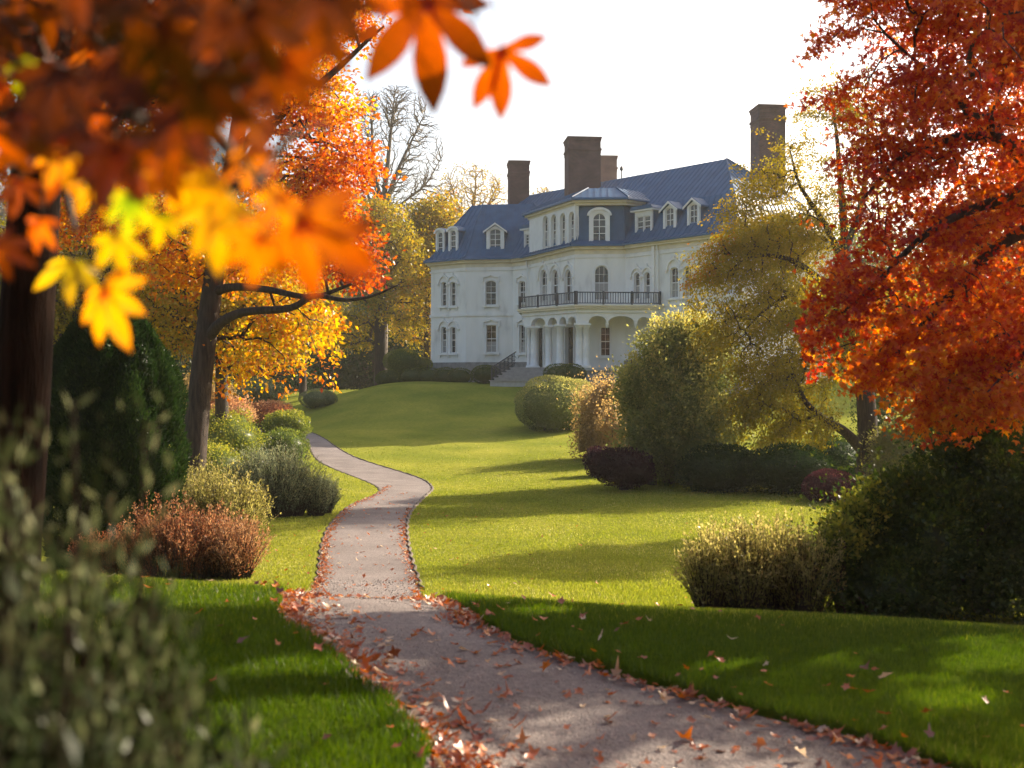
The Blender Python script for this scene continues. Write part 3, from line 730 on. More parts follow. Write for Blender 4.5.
# remaining walls (sides and back)
def plainwalls(poly, sk, z1=ZE):
    mb = MB(); n_ = len(poly)
    for i in range(n_):
        if i in sk: continue
        a, b2 = poly[i], poly[(i + 1) % n_]; mb.quad((a.x, a.y, z0w), (b2.x, b2.y, z0w), (b2.x, b2.y, z1), (a.x, a.y, z1))
    part('wall', mb, STUCCO, house)
plainwalls(LPOLY, (0, 1)); plainwalls(MPOLY, (0,)); plainwalls(BPOLY, (0, 1))
# plinths, band courses, cornices
mb = MB()
def strip(mb, W, z0, z1, d, a0=None, a1=None):
    a0 = -d if a0 is None else a0; a1 = W.len + d if a1 is None else a1
    extrude(mb, W, [(a0, z0), (a1, z0), (a1, z1), (a0, z1)], d, .003)
for W in (WC, WL, WM): strip(mb, W, z0w, 1.22, .08)
part('plinth', mb, STONE, house)
mb = MB()
for W in (WC, WL): strip(mb, W, 4.78, 4.98, .09); strip(mb, W, 8.28, 8.42, .07)
strip(mb, WM, 8.28, 8.42, .07); strip(mb, WM, 4.78, 4.98, .09, 12.6)
for W in (WBL, WBF): strip(mb, W, 8.30, 8.42, .07)
for W, a in ((WM, 18.45 * 0 + WM.s(654) - .12), ): extrude(mb, W, [(a, 4.6), (a + .24, 4.6), (a + .24, 8.9), (a, 8.9)], .14, .003)
for a in (.0, WBL.len - .30): extrude(mb, WBL, [(a, 4.6), (a + .3, 4.6), (a + .3, 8.3), (a, 8.3)], .05, .003)
part('band_course', mb, STUCCO, house)
mb = MB()
for W in (WC, WL, WM, WBL, WBF): strip(mb, W, 8.56, 8.885, .03)
part('frieze', mb, CREAM, house)
for poly in (LPOLY, MPOLY, BPOLY):
    mb = MB(); ring(mb, poly, .28, 8.88, 9.02); ring(mb, poly, .42, 9.02, 9.10); part('cornice', mb, CREAM, house)
e0 = [(-.55, 9.18), (-.1, 9.42), (.4, 10.0), (.9, 10.85), (1.3, 11.6), (1.55, 11.95)]
roof(LPOLY, e0 + [(3.05, 13.85)])
roof(MPOLY, [(d, z + .012) for d, z in e0] + [(5.05, 15.05)])
roof(BPOLY, [(-.55, 9.155), (-.1, 9.40), (.25, 9.60)])
# upper storey of the bay: white window wall on the left face, blue slopes elsewhere
bp_ = inset_poly(BPOLY, .12)
roof(bp_, [(0, 9.45), (.16, 10.6), (.32, 11.95)], 'mansard_slope')
WU = Wall(bp_[0], bp_[1], -.10); hu = []
for x0, x1 in ((543.5, 548.6), (551.8, 556.8), (560.8, 566.0), (569.6, 575)): window(WU, x0, x1, 216.0 - (x0 - 543) * .16, 246.5 - (x0 - 543) * .08, 'round', 2, 2, 'none', False, True, hu, case=.07)
wallmesh(WU, 9.40, 11.95, hu, .15, WU.len + .0, TRIM, -.3)
mb = MB(); ring(mb, bp_, .12, 11.95, 12.12); ring(mb, bp_, .32, 12.12, 12.26); part('cornice', mb, CREAM, house)
roof(bp_, [(-.5, 12.36), (-.45, 12.44), (1.35, 13.35)])

# dormers
def dormer(W, px0, px1, r0, r1, kind, inset=.45, back=2.6, cols=2, win=None, roofd=.12):
    W2 = Wall(W.p, W.p + W.u * W.len, inset); a0, a1 = sorted((W2.s(px0), W2.s(px1))); am = (a0 + a1) / 2
    z1, z0 = W2.z(r0, am), W2.z(r1, am); wd = a1 - a0; eave = z1 - (wd * .32 if kind == 'gable' else wd * .30 if kind == 'arch' else .12)
    if kind == 'gable': body = [(a0, z0), (a1, z0), (a1, eave), (am, z1), (a0, eave)]
    elif kind == 'arch': body = [(a0, z0), (a1, z0)] + [(am + wd / 2 * math.cos(math.pi * k / 10), eave + (z1 - eave) * math.sin(math.pi * k / 10)) for k in range(11)]
    else: body = [(a0, z0), (a1, z0), (a1, z1), (a0, z1)]
    g = MB(); hs = []
    dm = MB(); extrude(dm, W2, [(x, y - .02) for x, y in body], -.09, -back); 
    dd = part('dormer', dm, ROOF, house)
    nwin = 2 if kind == 'box' else 1
    for k in range(nwin):
        lo = a0 + wd * (.185 if nwin == 1 else .10 + .42 * k); hi = a1 - wd * (.185 if nwin == 1 else .52 - .42 * k)
        top = eave + ((z1 - eave) * .45 if kind != 'box' else -.22); bot = z0 + .22
        op = outline(lo, hi, bot, top, 'flat' if kind == 'box' else 'round' if kind == 'arch' else 'seg'); hs.append(op)
        fr = MB(); extrude(fr, W2, op, -.03, -.08, [outline(lo + .05, hi - .05, bot + .06, top - .06, 'flat' if kind == 'box' else 'round' if kind == 'arch' else 'seg')])
        if cols > 1: x = (lo + hi) / 2; extrude(fr, W2, [(x - .025, bot), (x + .025, bot), (x + .025, top - .1), (x - .025, top - .1)], -.035, -.075)
        for q in (.28, .52, .76): y = bot + (top - bot) * q; extrude(fr, W2, [(lo, y - .02), (hi, y - .02), (hi, y + .02), (lo, y + .02)], -.034, -.076)
        part('sash', fr, TRIM, dd)
        pn = MB(); extrude(pn, W2, op, -.07, -.085); part('pane', pn, GLASS, dd)
    extrude(g, W2, body, .06, -.08, hs)
    part('dormer_front', g, TRIM, dd)
    t_ = MB(); o_ = .16
    if kind == 'gable':
        prof_ = [(a0 - o_ - .08, eave - .12), (am, z1 + .10), (a1 + o_ + .08, eave - .12), (a1 + o_ + .08, eave + .02), (am, z1 + .24), (a0 - o_ - .08, eave + .02)]
        extrude(t_, W2, prof_, .18, -back); part('dormer_roof', t_, ROOF, dd)
        c_ = MB(); extrude(c_, W2, [(x, y - .035) for x, y in prof_], .23, .185); part('dormer_trim', c_, TRIM, dd)
    elif kind == 'arch':
        o2 = [(am + (wd / 2 + .14) * math.cos(math.pi * k / 12), eave + (z1 - eave + .14) * math.sin(math.pi * k / 12)) for k in range(13)]
        i2 = [(am + (wd / 2 - .02) * math.cos(math.pi * k / 12), eave + (z1 - eave - .02) * math.sin(math.pi * k / 12)) for k in range(12, -1, -1)]
        extrude(t_, W2, [(x, y + .02) for x, y in o2] + i2, .10, -back); part('dormer_roof', t_, ROOF, dd)
        c_ = MB(); extrude(c_, W2, o2 + [(x, y - .01) for x, y in i2], .17, .105); part('dormer_trim', c_, TRIM, dd)
    else:
        extrude(t_, W2, [(a0 - .3, z1 + .10), (a1 + .3, z1 + .10), (a1 + .1, z1 + .34), (a0 - .1, z1 + .34)], .30, -back); part('dormer_roof', t_, ROOF, dd)
        c_ = MB(); extrude(c_, W2, [(a0 - .26, z1 - .02), (a1 + .26, z1 - .02), (a1 + .26, z1 + .09), (a0 - .26, z1 + .09)], .26, -back); part('dormer_trim', c_, TRIM, dd)
dormer(WC, 436.2, 444.6, 230, 256.5, 'arch', cols=1); dormer(WC, 448.8, 457.8, 228, 255.5, 'arch', cols=1)
dormer(WL, 486.4, 504.2, 225.5, 254, 'gable')
dormer(WM, 524.5, 534.5, 229.5, 250, 'box', cols=1)
dormer(Wall(bp_[1], bp_[2]), 589.0, 609.8, 209.5, 244.5, 'arch', inset=-.06)
dormer(WM, 635.5, 652.5, 211.0, 241, 'box', cols=1)
dormer(WM, 663.6, 676.4, 204.5, 237, 'gable'); dormer(WM, 687.6, 700.0, 201, 233.5, 'gable')


# chimneys
def chimney(px0, px1, row, Y, zb, bandrow, depth, mat, rz=0):
    k = Y / F; w_ = (px1 - px0) * k; cx = ((px0 + px1) / 2 - 512) * k; zt = (HZ - row) * k; zb2 = (HZ - bandrow) * k
    mb = MB(); c = (cx, Y + depth / 2); mb.box((*c, (zb + zt) / 2), (w_, depth, zt - zb), rz)
    for z, g, h in ((zb2, .14, .16), (zt - .16, .10, .2), (zt - .02, .18, .12), (zb2 - .22, .06, .1)): mb.box((*c, z), (w_ + g, depth + g, h), rz)
    ch = part('chimney', mb, mat, house)
    g = MB(); g.box((*c, zt + .05), (w_ * .8, depth * .8, .1), rz); part('chimney_cap', g, STONE, ch)
chimney(508.5, 528.5, 161, 93.5, 11, 172, 1.9, BRICK, .08); chimney(567, 599.5, 137, 86.5, 11.5, 149, 2.2, BRICK, .10)
chimney(600.5, 616.5, 156, 96, 10, 168, 1.8, BRICK2, .05); chimney(757.5, 784.5, 105, 79, 8, 118, 2.0, BRICK, .1)
fn = MB(); q = P(621.5, 183, 86); fn.tube([q, q + Vector((0, 0, .9)), q + Vector((0, 0, 1.0)), q + Vector((0, 0, 1.15)), q + Vector((0, 0, 1.3))], [.05, .04, .14, .12, .02], 8); part('finial', fn, IRON, house)

# porch
Q0, Q1, Q2, Q3 = Vector((.35, 87.0)), Vector((.78, 80.5)), Vector((4.33, 75.6)), Vector((9.75, 76.0))
PP = [Q1, Q2, Q3, Q3 + MN * 1.0, on_main(9) + MN * 1.5, Vector((1.3, 87.5))]
def prism(mb, poly, z0, z1):
    n_ = len(poly); mb.poly([Vector((*q, z0)) for q in poly] + [Vector((*q, z1)) for q in poly], [tuple(reversed(range(n_))), tuple(range(n_, 2 * n_))] + [(i, (i + 1) % n_, (i + 1) % n_ + n_, i + n_) for i in range(n_)])
mb = MB(); prism(mb, inset_poly(PP, -.12), .50, .68); part('porch_floor', mb, STEP, house)
mb = MB(); prism(mb, PP, z0w, .50); part('porch_base', mb, STONE, house)
mb = MB(); prism(mb, inset_poly(PP, -.10), 4.35, 4.60); part('porch_ceiling', mb, TRIM, house)
mb = MB(); prism(mb, inset_poly(PP, -.32), 4.60, 4.74); prism(mb, inset_poly(PP, -.42), 4.74, 4.86); part('balcony_floor', mb, CREAM, house)
WPA, WPB = Wall(Q1, Q2), Wall(Q2, Q3)
def arcade(W, spans, zs, zt, lo, hi):
    """spandrel wall with arches; spans: (s0, s1, top)"""
    pts = [(lo, zt), (lo, zs)]
    for a0, a1, top in spans:
        c, r_ = (a0 + a1) / 2, (a1 - a0) / 2; pts += [(c - r_ * math.cos(math.pi * k / 12), zs + (top - zs) * math.sin(math.pi * k / 12) ** .8) for k in range(13)]
    pts += [(hi, zs), (hi, zt)]; mb = MB(); extrude(mb, W, pts, -.02, -.36); 
    return part('arcade', mb, TRIM, house)
def sp(W, x0, x1, row): a0, a1 = W.s(x0), W.s(x1); return (a0, a1, W.z(row, (a0 + a1) / 2))
arcade(WPA, [sp(WPA, 530.8, 545.2, 317.8), sp(WPA, 547.6, 556.6, 317.4), sp(WPA, 559, 566.0, 317.0), sp(WPA, 567.4, 575.6, 316.6)], 3.62, 4.4, .02, WPA.len)
arcade(WPB, [sp(WPB, 588.6, 606.8, 315.8), sp(WPB, 608.2, 634.6, 316.0), sp(WPB, 637.4, 650.8, 317.0)], 3.62, 4.4, .02, WPB.len)
def column(W, px, r_=.20, d=-.2, square=False):
    a = W.s(px); mb = MB(); q = W.at(a, 0, d)
    Z = lambda z: Vector((q.x, q.y, z))
    if not square: mb.tube([Z(.9), Z(1.4), Z(2.4), Z(3.36)], [r_, r_, r_ * .97, r_ * .84], 16)
    else: mb.box(Z(2.1), (r_ * 1.7, r_ * 1.7, 2.6))
    cl = part('column', mb, TRIM, house, True)
    mb = MB(); mb.box(Z(.74), (r_ * 2.9, r_ * 2.9, .14)); mb.tube([Z(.80), Z(.86), Z(.93)], [r_ * 1.35, r_ * 1.3, r_ * 1.05], 16); part('column_base', mb, TRIM, cl)
    mb = MB(); mb.tube([Z(3.34), Z(3.40), Z(3.52)], [r_ * .95, r_ * 1.05, r_ * 1.35], 16); mb.box(Z(3.57), (r_ * 2.9, r_ * 2.9, .12)); part('capital', mb, TRIM, cl)
for px, r_, d in ((526.8, .16, -.2), (532.0, .27, -.2), (546.6, .23, -.2), (557.9, .27, -.2), (566.8, .2, -1.4)): column(WPA, px, r_, d)
for px, r_, d in ((579.6, .24, -.22), (586.2, .24, -.22), (653.5, .24, -.2)): column(WPB, px, r_, d)
mb = MB()
for px in (607.5, 636.0):
    q = WPB.at(WPB.s(px), 3.62, -.19); mb.tube([q + Vector((0, 0, .05)), q - Vector((0, 0, .12)), q - Vector((0, 0, .3))], [.14, .11, .02], 8)
part('pendant', mb, TRIM, house)
# balcony railing
def railing(W, a0, a1, z0, h, d, gap=.17):
    mb = MB(); rod = lambda a, b2, r_: mb.tube([a, b2], r_, 6)
    extrude(mb, W, [(a0, z0 + h - .07), (a1, z0 + h - .07), (a1, z0 + h), (a0, z0 + h)], d + .05, d - .05)
    extrude(mb, W, [(a0, z0 + .08), (a1, z0 + .08), (a1, z0 + .14), (a0, z0 + .14)], d + .03, d - .03)
    x = a0 + gap
    while x < a1 - .1: rod(W.at(x, z0 + .13, d), W.at(x, z0 + h - .06, d), .026); x += gap
    k = max(1, round((a1 - a0) / 1.9))
    for i in range(k + 1): x = a0 + (a1 - a0) * i / k; extrude(mb, W, [(x - .06, z0), (x + .06, z0), (x + .06, z0 + h + .05), (x - .06, z0 + h + .05)], d + .06, d - .06)
    return part('balcony_railing', mb, IRON, house)
railing(WPA, -.1, WPA.len + .2, 4.86, .86, .22); railing(WPB, -.18, WPB.len + .1, 4.86, .86, .22)
WQ = Wall(Vector((9.95, 75.9)), Vector((10.1, 77.0)))
# steps to the lawn with an iron handrail on the left
stp = MB()
for i in range(6):
    z = ZG + .04 + .173 * (i + 1); x0 = -1.45 + .27 * i; y0 = 75.3 + .55 * i; x1 = 2.6 + .0 * i
    stp.box(((x0 + x1) / 2, y0 + (80.9 - y0) / 2, (z + z0w) / 2), (x1 - x0, 80.9 - y0, z - z0w))
    stp.box(((x0 + x1) / 2, y0 + .08, z + .02), (x1 - x0 + .16, .40, .05))
part('steps', stp, STEP, house)
hr = MB(); pr = [Vector((-1.35 + .27 * i, 75.5 + .75 * i, ZG + .15 + .19 * i)) for i in range(7)]
hr.tube([p + Vector((0, 0, .95)) for p in pr], .04, 6); hr.tube([p + Vector((0, 0, .2)) for p in pr], .03, 6)
for i in range(6):
    for k in range(3): q = pr[i].lerp(pr[i + 1], k / 3); hr.tube([q, q + Vector((0, 0, .95))], .022 if k else .045, 6)
for i in range(6):
    q = pr[i].lerp(pr[i + 1], .5) + Vector((0, 0, .58)); hr.tube([q + Vector((.0, 0, 0)) + Vector((.16 * math.cos(t_), .16 * math.sin(t_) * .8, .16 * math.sin(t_))) for t_ in np.linspace(0, 5.6, 12)], .02, 5)
part('handrail', hr, IRON, house)
# rain pipe
dp = MB(); a = WM.s(527.5); dp.tube([WM.at(a, 8.95, .12), WM.at(a, 8.7, .12), WM.at(a + .1, 8.4, .09), WM.at(a + .1, 1.0, .09)], .05, 8); part('rain_pipe', dp, TRIM, house)
dp = MB(); a = WM.s(658) ; dp.tube([WM.at(a, 8.95, .12), WM.at(a, 8.7, .12), WM.at(a + .08, 8.4, .09), WM.at(a + .08, 1.0, .09)], .05, 8); part('rain_pipe', dp, TRIM, house)

# ------------------------------------------------------------------ foliage colours
M_RED = leaf_mat('maple_leaves', [(0, (.34, .022, .012)), (.22, (.50, .055, .014)), (.42, (.60, .13, .012)), (.72, (.66, .22, .014)), (1, (.68, .36, .02))], trans=.62, gloss=0.03, boost=1.3)
M_ORANGE = leaf_mat('orange_leaves', [(0, (.38, .040, .006)), (.3, (.50, .10, .008)), (.55, (.58, .20, .012)), (.8, (.62, .36, .02)), (1, (.42, .38, .03))], trans=.6, gloss=0.025, boost=1.2)
M_YELLOW = leaf_mat('yellow_leaves', [(0, (.15, .15, .02)), (.35, (.27, .23, .03)), (.65, (.42, .31, .035)), (.9, (.55, .30, .03)), (1, (.50, .17, .02))], trans=.5, gloss=0.02, boost=1.1)
M_OLIVE = leaf_mat('olive_leaves', [(0, (.06, .095, .022)), (.4, (.14, .18, .04)), (.75, (.30, .30, .055)), (1, (.52, .44, .08))], trans=.55, gloss=0.015)
M_SOFT = leaf_mat('soft_green_leaves', [(0, (.08, .11, .035)), (.4, (.19, .22, .075)), (.75, (.38, .36, .12)), (1, (.62, .52, .17))], trans=.6, gloss=.01)
M_GREEN = leaf_mat('green_leaves', [(0, (.02, .04, .008)), (.45, (.045, .075, .012)), (.8, (.10, .13, .02)), (1, (.26, .25, .04))], trans=.4, gloss=.025)
M_DARK = leaf_mat('dark_leaves', [(0, (.010, .022, .007)), (.5, (.022, .045, .012)), (1, (.06, .09, .02))], trans=.35, gloss=.012)
M_GREY = leaf_mat('grey_green_leaves', [(0, (.08, .10, .04)), (.5, (.18, .20, .09)), (1, (.40, .37, .18))], trans=.5, gloss=0.02)
M_BLUE = leaf_mat('bluish_leaves', [(0, (.07, .10, .06)), (.5, (.16, .19, .11)), (1, (.36, .36, .19))], trans=.5, gloss=0.02)
M_HEATH = leaf_mat('heather_leaves', [(0, (.13, .045, .025)), (.5, (.32, .125, .07)), (1, (.52, .32, .17))], trans=.6, gloss=0.015)
M_PURPLE = leaf_mat('purple_leaves', [(0, (.03, .010, .018)), (.5, (.07, .022, .03)), (1, (.14, .05, .05))], trans=.3, gloss=0.01)
M_TAN = leaf_mat('tan_leaves', [(0, (.15, .11, .05)), (.5, (.38, .26, .11)), (1, (.62, .42, .18))], trans=.55, gloss=0.01)
M_PALE = leaf_mat('pale_leaves', [(0, (.14, .14, .04)), (.5, (.32, .29, .09)), (1, (.58, .48, .20))], trans=.6, gloss=0.02)

def at(px, row, y0=12.0, z=None): x, y = ground_at(px, row, y0); return Vector((x, y, gz(x, y)))
def vert(px, Y): x = (px - 512) / F * Y; return Vector((x, Y, gz(x, Y)))

GAPS += [(-.80, 5.1, .75), (-1.05, 5.9, .34), (-2.7, 8.5, .7), (-1.9, 9.0, .6), (-1.0, 9.2, .8), (1.55, 7.4, .32), (2.5, 6.5, .22), (.75, 5.2, .22), (1.1, 5.0, .25), (.4, 5.9, .14), (3.1, 7.6, .15), (.2, 8.6, .2)]
# --- orange maple on the left
b0 = vert(192, 26) - Vector((0, 0, .1)); Y = 26
tree('maple_tree', 'tall orange and yellow maple with a leaning dark trunk left of the path', 'tree', b0,
     [([b0, P(193, 470, 26), P(201, 380, 26), P(212, 290, 26), P(222, 220, 26), P(235, 150, 26), P(244, 80, 26), P(251, 0, 26), P(258, -90, 26), P(262, -160, 26)], [.38, .30, .26, .235, .21, .19, .165, .14, .09, .04]),
      ([P(206, 340, 26), P(222, 322, 25.6), P(245, 312, 25.2), P(290, 308, 24.8), P(314, 296, 24.6), P(345, 300, 24.3), P(372, 296, 24.2), P(398, 285, 24)], [.15, .115, .095, .08, .065, .045, .03, .015]),
      ([P(213, 292, 26), P(235, 287, 25.6), P(270, 290, 25.2), P(312, 297, 24.9), P(352, 284, 24.8)], [.12, .09, .075, .06, .03]),
      ([P(240, 190, 26), P(247, 170, 26), P(262, 138, 25.6), P(284, 112, 25.3), P(310, 92, 25), P(345, 62, 24.8), P(368, 40, 24.6), P(384, 26, 24.5)], [.16, .13, .12, .10, .09, .06, .04, .02]),
      ([P(236, 160, 26), P(256, 132, 26.3), P(290, 134, 26.6), P(328, 143, 26.7)], [.11, .08, .06, .03]),
      ([P(246, 60, 26), P(262, 28, 26.2), P(285, -10, 26.5), P(320, -60, 26.5)], [.13, .10, .08, .03]),
      ([P(226, 210, 26), P(200, 150, 26.5), P(165, 110, 27), P(120, 60, 27)], [.14, .11, .08, .03]),
      ([P(218, 260, 26), P(190, 230, 26.5), P(150, 215, 27), P(100, 190, 27)], [.13, .10, .07, .03])],
     [(300, 30, 25.5, 58, 42, 1.8, .56), (255, 20, 27, 60, 60, 2, .62), (300, 105, 26, 56, 34, 1.8, .52), (332, 160, 25, 36, 28, 1.3, .30), (300, 190, 26.6, 56, 40, 1.8, .52),
      (322, 225, 25.6, 44, 24, 1.4, .26), (270, 250, 27, 50, 34, 1.8, .62), (345, 262, 25.8, 32, 18, 1.2, .20, .8), (300, 318, 26.6, 38, 20, 1.3, .76, .7), (262, 345, 26.8, 36, 20, 1.3, .78, .6), (240, 352, 27, 30, 26, 1.3, .72, .6), (322, 345, 24.6, 9, 24, .4, .66, .8), (285, 365, 25.5, 12, 18, .4, .6, .6),
      (180, 60, 27, 100, 70, 2.5, .5), (120, 180, 28, 95, 70, 2.2, .55), (230, -80, 26, 150, 70, 2.5, .5, .4), (200, 240, 27, 60, 50, 2, .6), (350, 10, 25, 30, 25, 1, .48, .8), (60, 40, 28, 70, 70, 2, .5)],
     1500, 66, .20, .115, M_ORANGE, bf=.3, rtip=.008, shell=.25, power=.42, streak=((b0.x + 1, 26, 4.0), .6, .35))

# --- red maple leaning in from the right
b0 = Vector((8.0, 12.2, gz(8.0, 12.2) - .1))
def PV(px, row, Y): return P(px, row, Y)
tree('red_maple', 'large scarlet and orange maple hanging in from the right edge', 'tree', b0,
     [([b0, Vector((7.83, 12.24, -0.45)), Vector((7.47, 12.33, 1.17)), Vector((7.38, 12.51, 2.70)), Vector((7.20, 12.60, 4.50)), Vector((7.29, 12.78, 6.75))], [.38, .30, .27, .23, .17, .06]),
      ([Vector((7.47, 12.42, 1.26)), P(1090, 215, 12.60), P(1024, 160, 12.51), P(985, 125, 12.42), P(948, 92, 12.42), P(915, 60, 12.42)], [.14, .11, .075, .055, .035, .02]),
      ([Vector((7.38, 12.42, 1.80)), P(1060, 165, 12.33), P(1010, 142, 12.15), P(960, 137, 12.06), P(905, 155, 11.97), P(862, 200, 11.97)], [.12, .09, .06, .05, .035, .015]),
      ([Vector((7.47, 12.33, 1.08)), P(1060, 230, 12.06), P(1000, 245, 11.88), P(955, 290, 11.79), P(905, 345, 11.70), P(880, 375, 11.70)], [.12, .09, .06, .04, .03, .015]),
      ([Vector((7.65, 12.24, 0.36)), P(1080, 320, 11.70), P(1035, 345, 11.52), P(990, 385, 11.43), P(950, 420, 11.34)], [.12, .08, .05, .03, .015]),
      ([Vector((7.38, 12.42, 2.79)), P(1065, 60, 12.78), P(1010, 10, 12.87), P(960, -30, 12.96)], [.12, .09, .06, .02]),
      ([Vector((7.47, 12.33, 1.35)), P(1050, 195, 11.88), P(985, 205, 11.61), P(925, 235, 11.43), P(870, 290, 11.43), P(830, 322, 11.43)], [.10, .08, .05, .035, .025, .01]),
      ([Vector((7.29, 12.51, 3.06)), Vector((8.55, 13.05, 4.14)), Vector((10.08, 13.50, 4.86))], [.15, .1, .03]),
      ([Vector((7.47, 12.42, 1.44)), Vector((7.20, 11.34, 2.52)), Vector((6.84, 9.90, 3.24))], [.13, .09, .03])],
     [(985, -30, 13.05, 110, 70, 1.80, .25, .8), (905, 15, 12.60, 55, 34, 0.90, .26, .8), (850, 38, 12.60, 26, 12, 0.45, .24, .5), (900, 95, 12.60, 50, 30, 0.99, .27, .8), (850, 92, 12.60, 22, 10, 0.45, .22, .4), (985, 80, 12.78, 75, 45, 1.35, .33), (900, 160, 12.33, 48, 34, 1.08, .24), (985, 180, 12.42, 80, 50, 1.35, .30),
      (868, 225, 12.24, 36, 26, 0.81, .30), (930, 250, 12.06, 68, 42, 1.08, .28), (855, 285, 11.70, 40, 24, 0.81, .25), (835, 325, 11.61, 38, 20, 0.63, .20), (900, 325, 11.70, 58, 34, 0.99, .42), (858, 352, 11.70, 34, 18, 0.63, .45), (905, 368, 11.61, 38, 16, 0.63, .62),
      (990, 320, 11.88, 62, 48, 1.08, .32), (955, 372, 11.61, 30, 16, 0.63, .55), (985, 392, 11.34, 45, 18, 0.63, .50), (940, 398, 11.34, 26, 10, 0.45, .48), (1020, 380, 11.43, 40, 30, 0.72, .58),
      (1100, 100, 12.60, 90, 110, 1.98, .3), (1110, 290, 12.24, 80, 70, 1.62, .35), (1180, 0, 13.95, 120, 120, 2.25, .3, .6), (1080, -130, 13.05, 170, 90, 2.34, .3, .5), (1250, 180, 13.50, 120, 140, 2.34, .3, .4), (1050, 60, 10.35, 130, 90, 1.44, .3, .35), (1150, -80, 10.80, 220, 100, 1.98, .3, .5), (1260, 190, 10.2, 120, 120, 1.5, .3, .5), (1350, 60, 12, 150, 150, 2, .3, .5)],
     1650, 74, .125, .058, M_RED, bf=.28, rtip=.0042, shell=.3, droop=.6, power=.45, flat=.5, lobes=3, tvar=.2, gaps=True, streak=((8.0, 12.4, 1.2), .42, .45))

# --- olive yellow tree beyond the lawn, right of the house
b0 = at(866, 484)
Yt = b0.y
tree('weeping_tree', 'olive yellow tree with weeping crown in front of the house right end', 'tree', b0 - Vector((0, 0, .1)),
     [([b0 - Vector((0, 0, .1)), P(868, 450, Yt), P(866, 400, Yt), P(860, 350, Yt), P(850, 310, Yt), P(846, 260, Yt), P(842, 200, Yt), P(836, 130, Yt), P(830, 95, Yt)], [.46, .36, .32, .28, .24, .18, .12, .06, .02]),
      ([P(864, 452, Yt), P(845, 432, Yt - .3), P(822, 418, Yt - .6), P(806, 402, Yt - .8), P(798, 384, Yt - 1)], [.20, .16, .13, .09, .03]),
      ([P(856, 330, Yt), P(838, 305, Yt - .5), P(822, 282, Yt - .8), P(795, 262, Yt - 1), P(765, 255, Yt - 1.2), P(738, 262, Yt - 1.4)], [.2, .15, .12, .09, .06, .02]),
      ([P(848, 300, Yt), P(832, 292, Yt - .8), P(800, 292, Yt - 1.3), P(770, 306, Yt - 1.6), P(745, 330, Yt - 1.7)], [.14, .11, .08, .05, .02]),
      ([P(847, 270, Yt), P(825, 225, Yt - .2), P(800, 185, Yt - .3), P(790, 150, Yt - .4)], [.14, .10, .06, .02]),
      ([P(846, 250, Yt), P(862, 200, Yt + .3), P(868, 140, Yt + .3), P(865, 100, Yt + .3)], [.14, .10, .06, .02]),
      ([P(858, 350, Yt), P(885, 310, Yt + .3), P(910, 270, Yt + .3)], [.18, .12, .03])],
     [(718, 285, Yt - 1, 18, 36, 1.0, .52), (738, 262, Yt - 1, 26, 24, 1.2, .55), (762, 232, Yt - .8, 28, 24, 1.3, .55), (734, 330, Yt - 1.2, 22, 26, 1.1, .48), (785, 300, Yt - 1, 44, 40, 1.6, .5), (795, 240, Yt, 38, 28, 1.5, .55), (775, 370, Yt - .8, 38, 30, 1.3, .45), (752, 410, Yt - .8, 26, 18, 1.1, .40, .8), (800, 425, Yt - .6, 36, 18, 1.2, .42, .7),
      (838, 320, Yt, 44, 46, 1.6, .5), (800, 160, Yt, 28, 28, 1.2, .55, .5), (832, 108, Yt, 30, 24, 1.2, .55, .55), (862, 180, Yt, 36, 44, 1.4, .54, .5), (862, 110, Yt, 22, 22, 1.2, .55, .45), (778, 186, Yt - .4, 20, 12, 1, .56, .25), (895, 340, Yt + .6, 34, 40, 1.4, .52, .5), (905, 300, Yt + .6, 34, 40, 1.4, .52, .5), (766, 186, Yt - .6, 22, 18, 1, .58, .5), (748, 208, Yt - .9, 16, 12, .8, .6, .6), (822, 215, Yt + .2, 22, 28, 1.2, .56, .5), (706, 270, Yt - 1.4, 10, 10, .5, .86, .6), (726, 244, Yt - 1.3, 12, 8, .5, .86, .6), (744, 176, Yt - 1, 8, 4, .4, .92, .3), (812, 385, Yt, 24, 28, 1.2, .45, .6)],
     1300, 88, .15, .088, M_YELLOW, bf=.22, rtip=.007, shell=.1, droop=1.2, flat=.8, tvar=.10, power=.42, streak=((b0.x, Yt, 2.0), 1.0, .55))

# --- large green shrub and its neighbours in front of the house
Yg = at(665, 484).y
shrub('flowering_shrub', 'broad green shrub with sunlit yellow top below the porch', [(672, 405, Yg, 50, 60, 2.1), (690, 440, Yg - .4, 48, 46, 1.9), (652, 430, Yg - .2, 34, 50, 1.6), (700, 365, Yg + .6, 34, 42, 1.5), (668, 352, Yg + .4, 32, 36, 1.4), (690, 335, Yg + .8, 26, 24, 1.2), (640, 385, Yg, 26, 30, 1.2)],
      60000, .11, M_SOFT, tint=(.50, .20), rough=.20, uplight_tint=.34, thick=.24, spray=.5, droop=.1, kcore=.6)
shrub('tan_shrub', 'orange tan shrub between the round bush and the broad green shrub', [(598, 420, 49, 28, 38, 1.6), (616, 440, 47, 26, 38, 1.4), (610, 398, 49, 18, 20, .9), (594, 440, 49, 22, 22, 1.3)], 15000, .10, M_TAN, tint=(.52, .26), rough=.20, uplight_tint=.25, spray=.6, thick=.28, kcore=.65)
c = at(552, 434); shrub('round_bush', 'round clipped bush with sunlit yellow green rim on the slope below the porch', [(552, 405, c.y + 1.5, 37, 30, 2.0), (572, 402, c.y + 1.8, 24, 24, 1.2)], 20000, .085, M_SOFT, tint=(.46, .22), rough=.05, thick=.06, uplight_tint=.28)
shrub('low_bush', 'low dark purplish bush at the foot of the broad green shrub', [(622, 468, at(622, 490).y, 32, 20, 1.0), (600, 462, 42, 16, 16, .8)], 8000, .08, M_PURPLE, tint=(.08, .12), rough=.08)
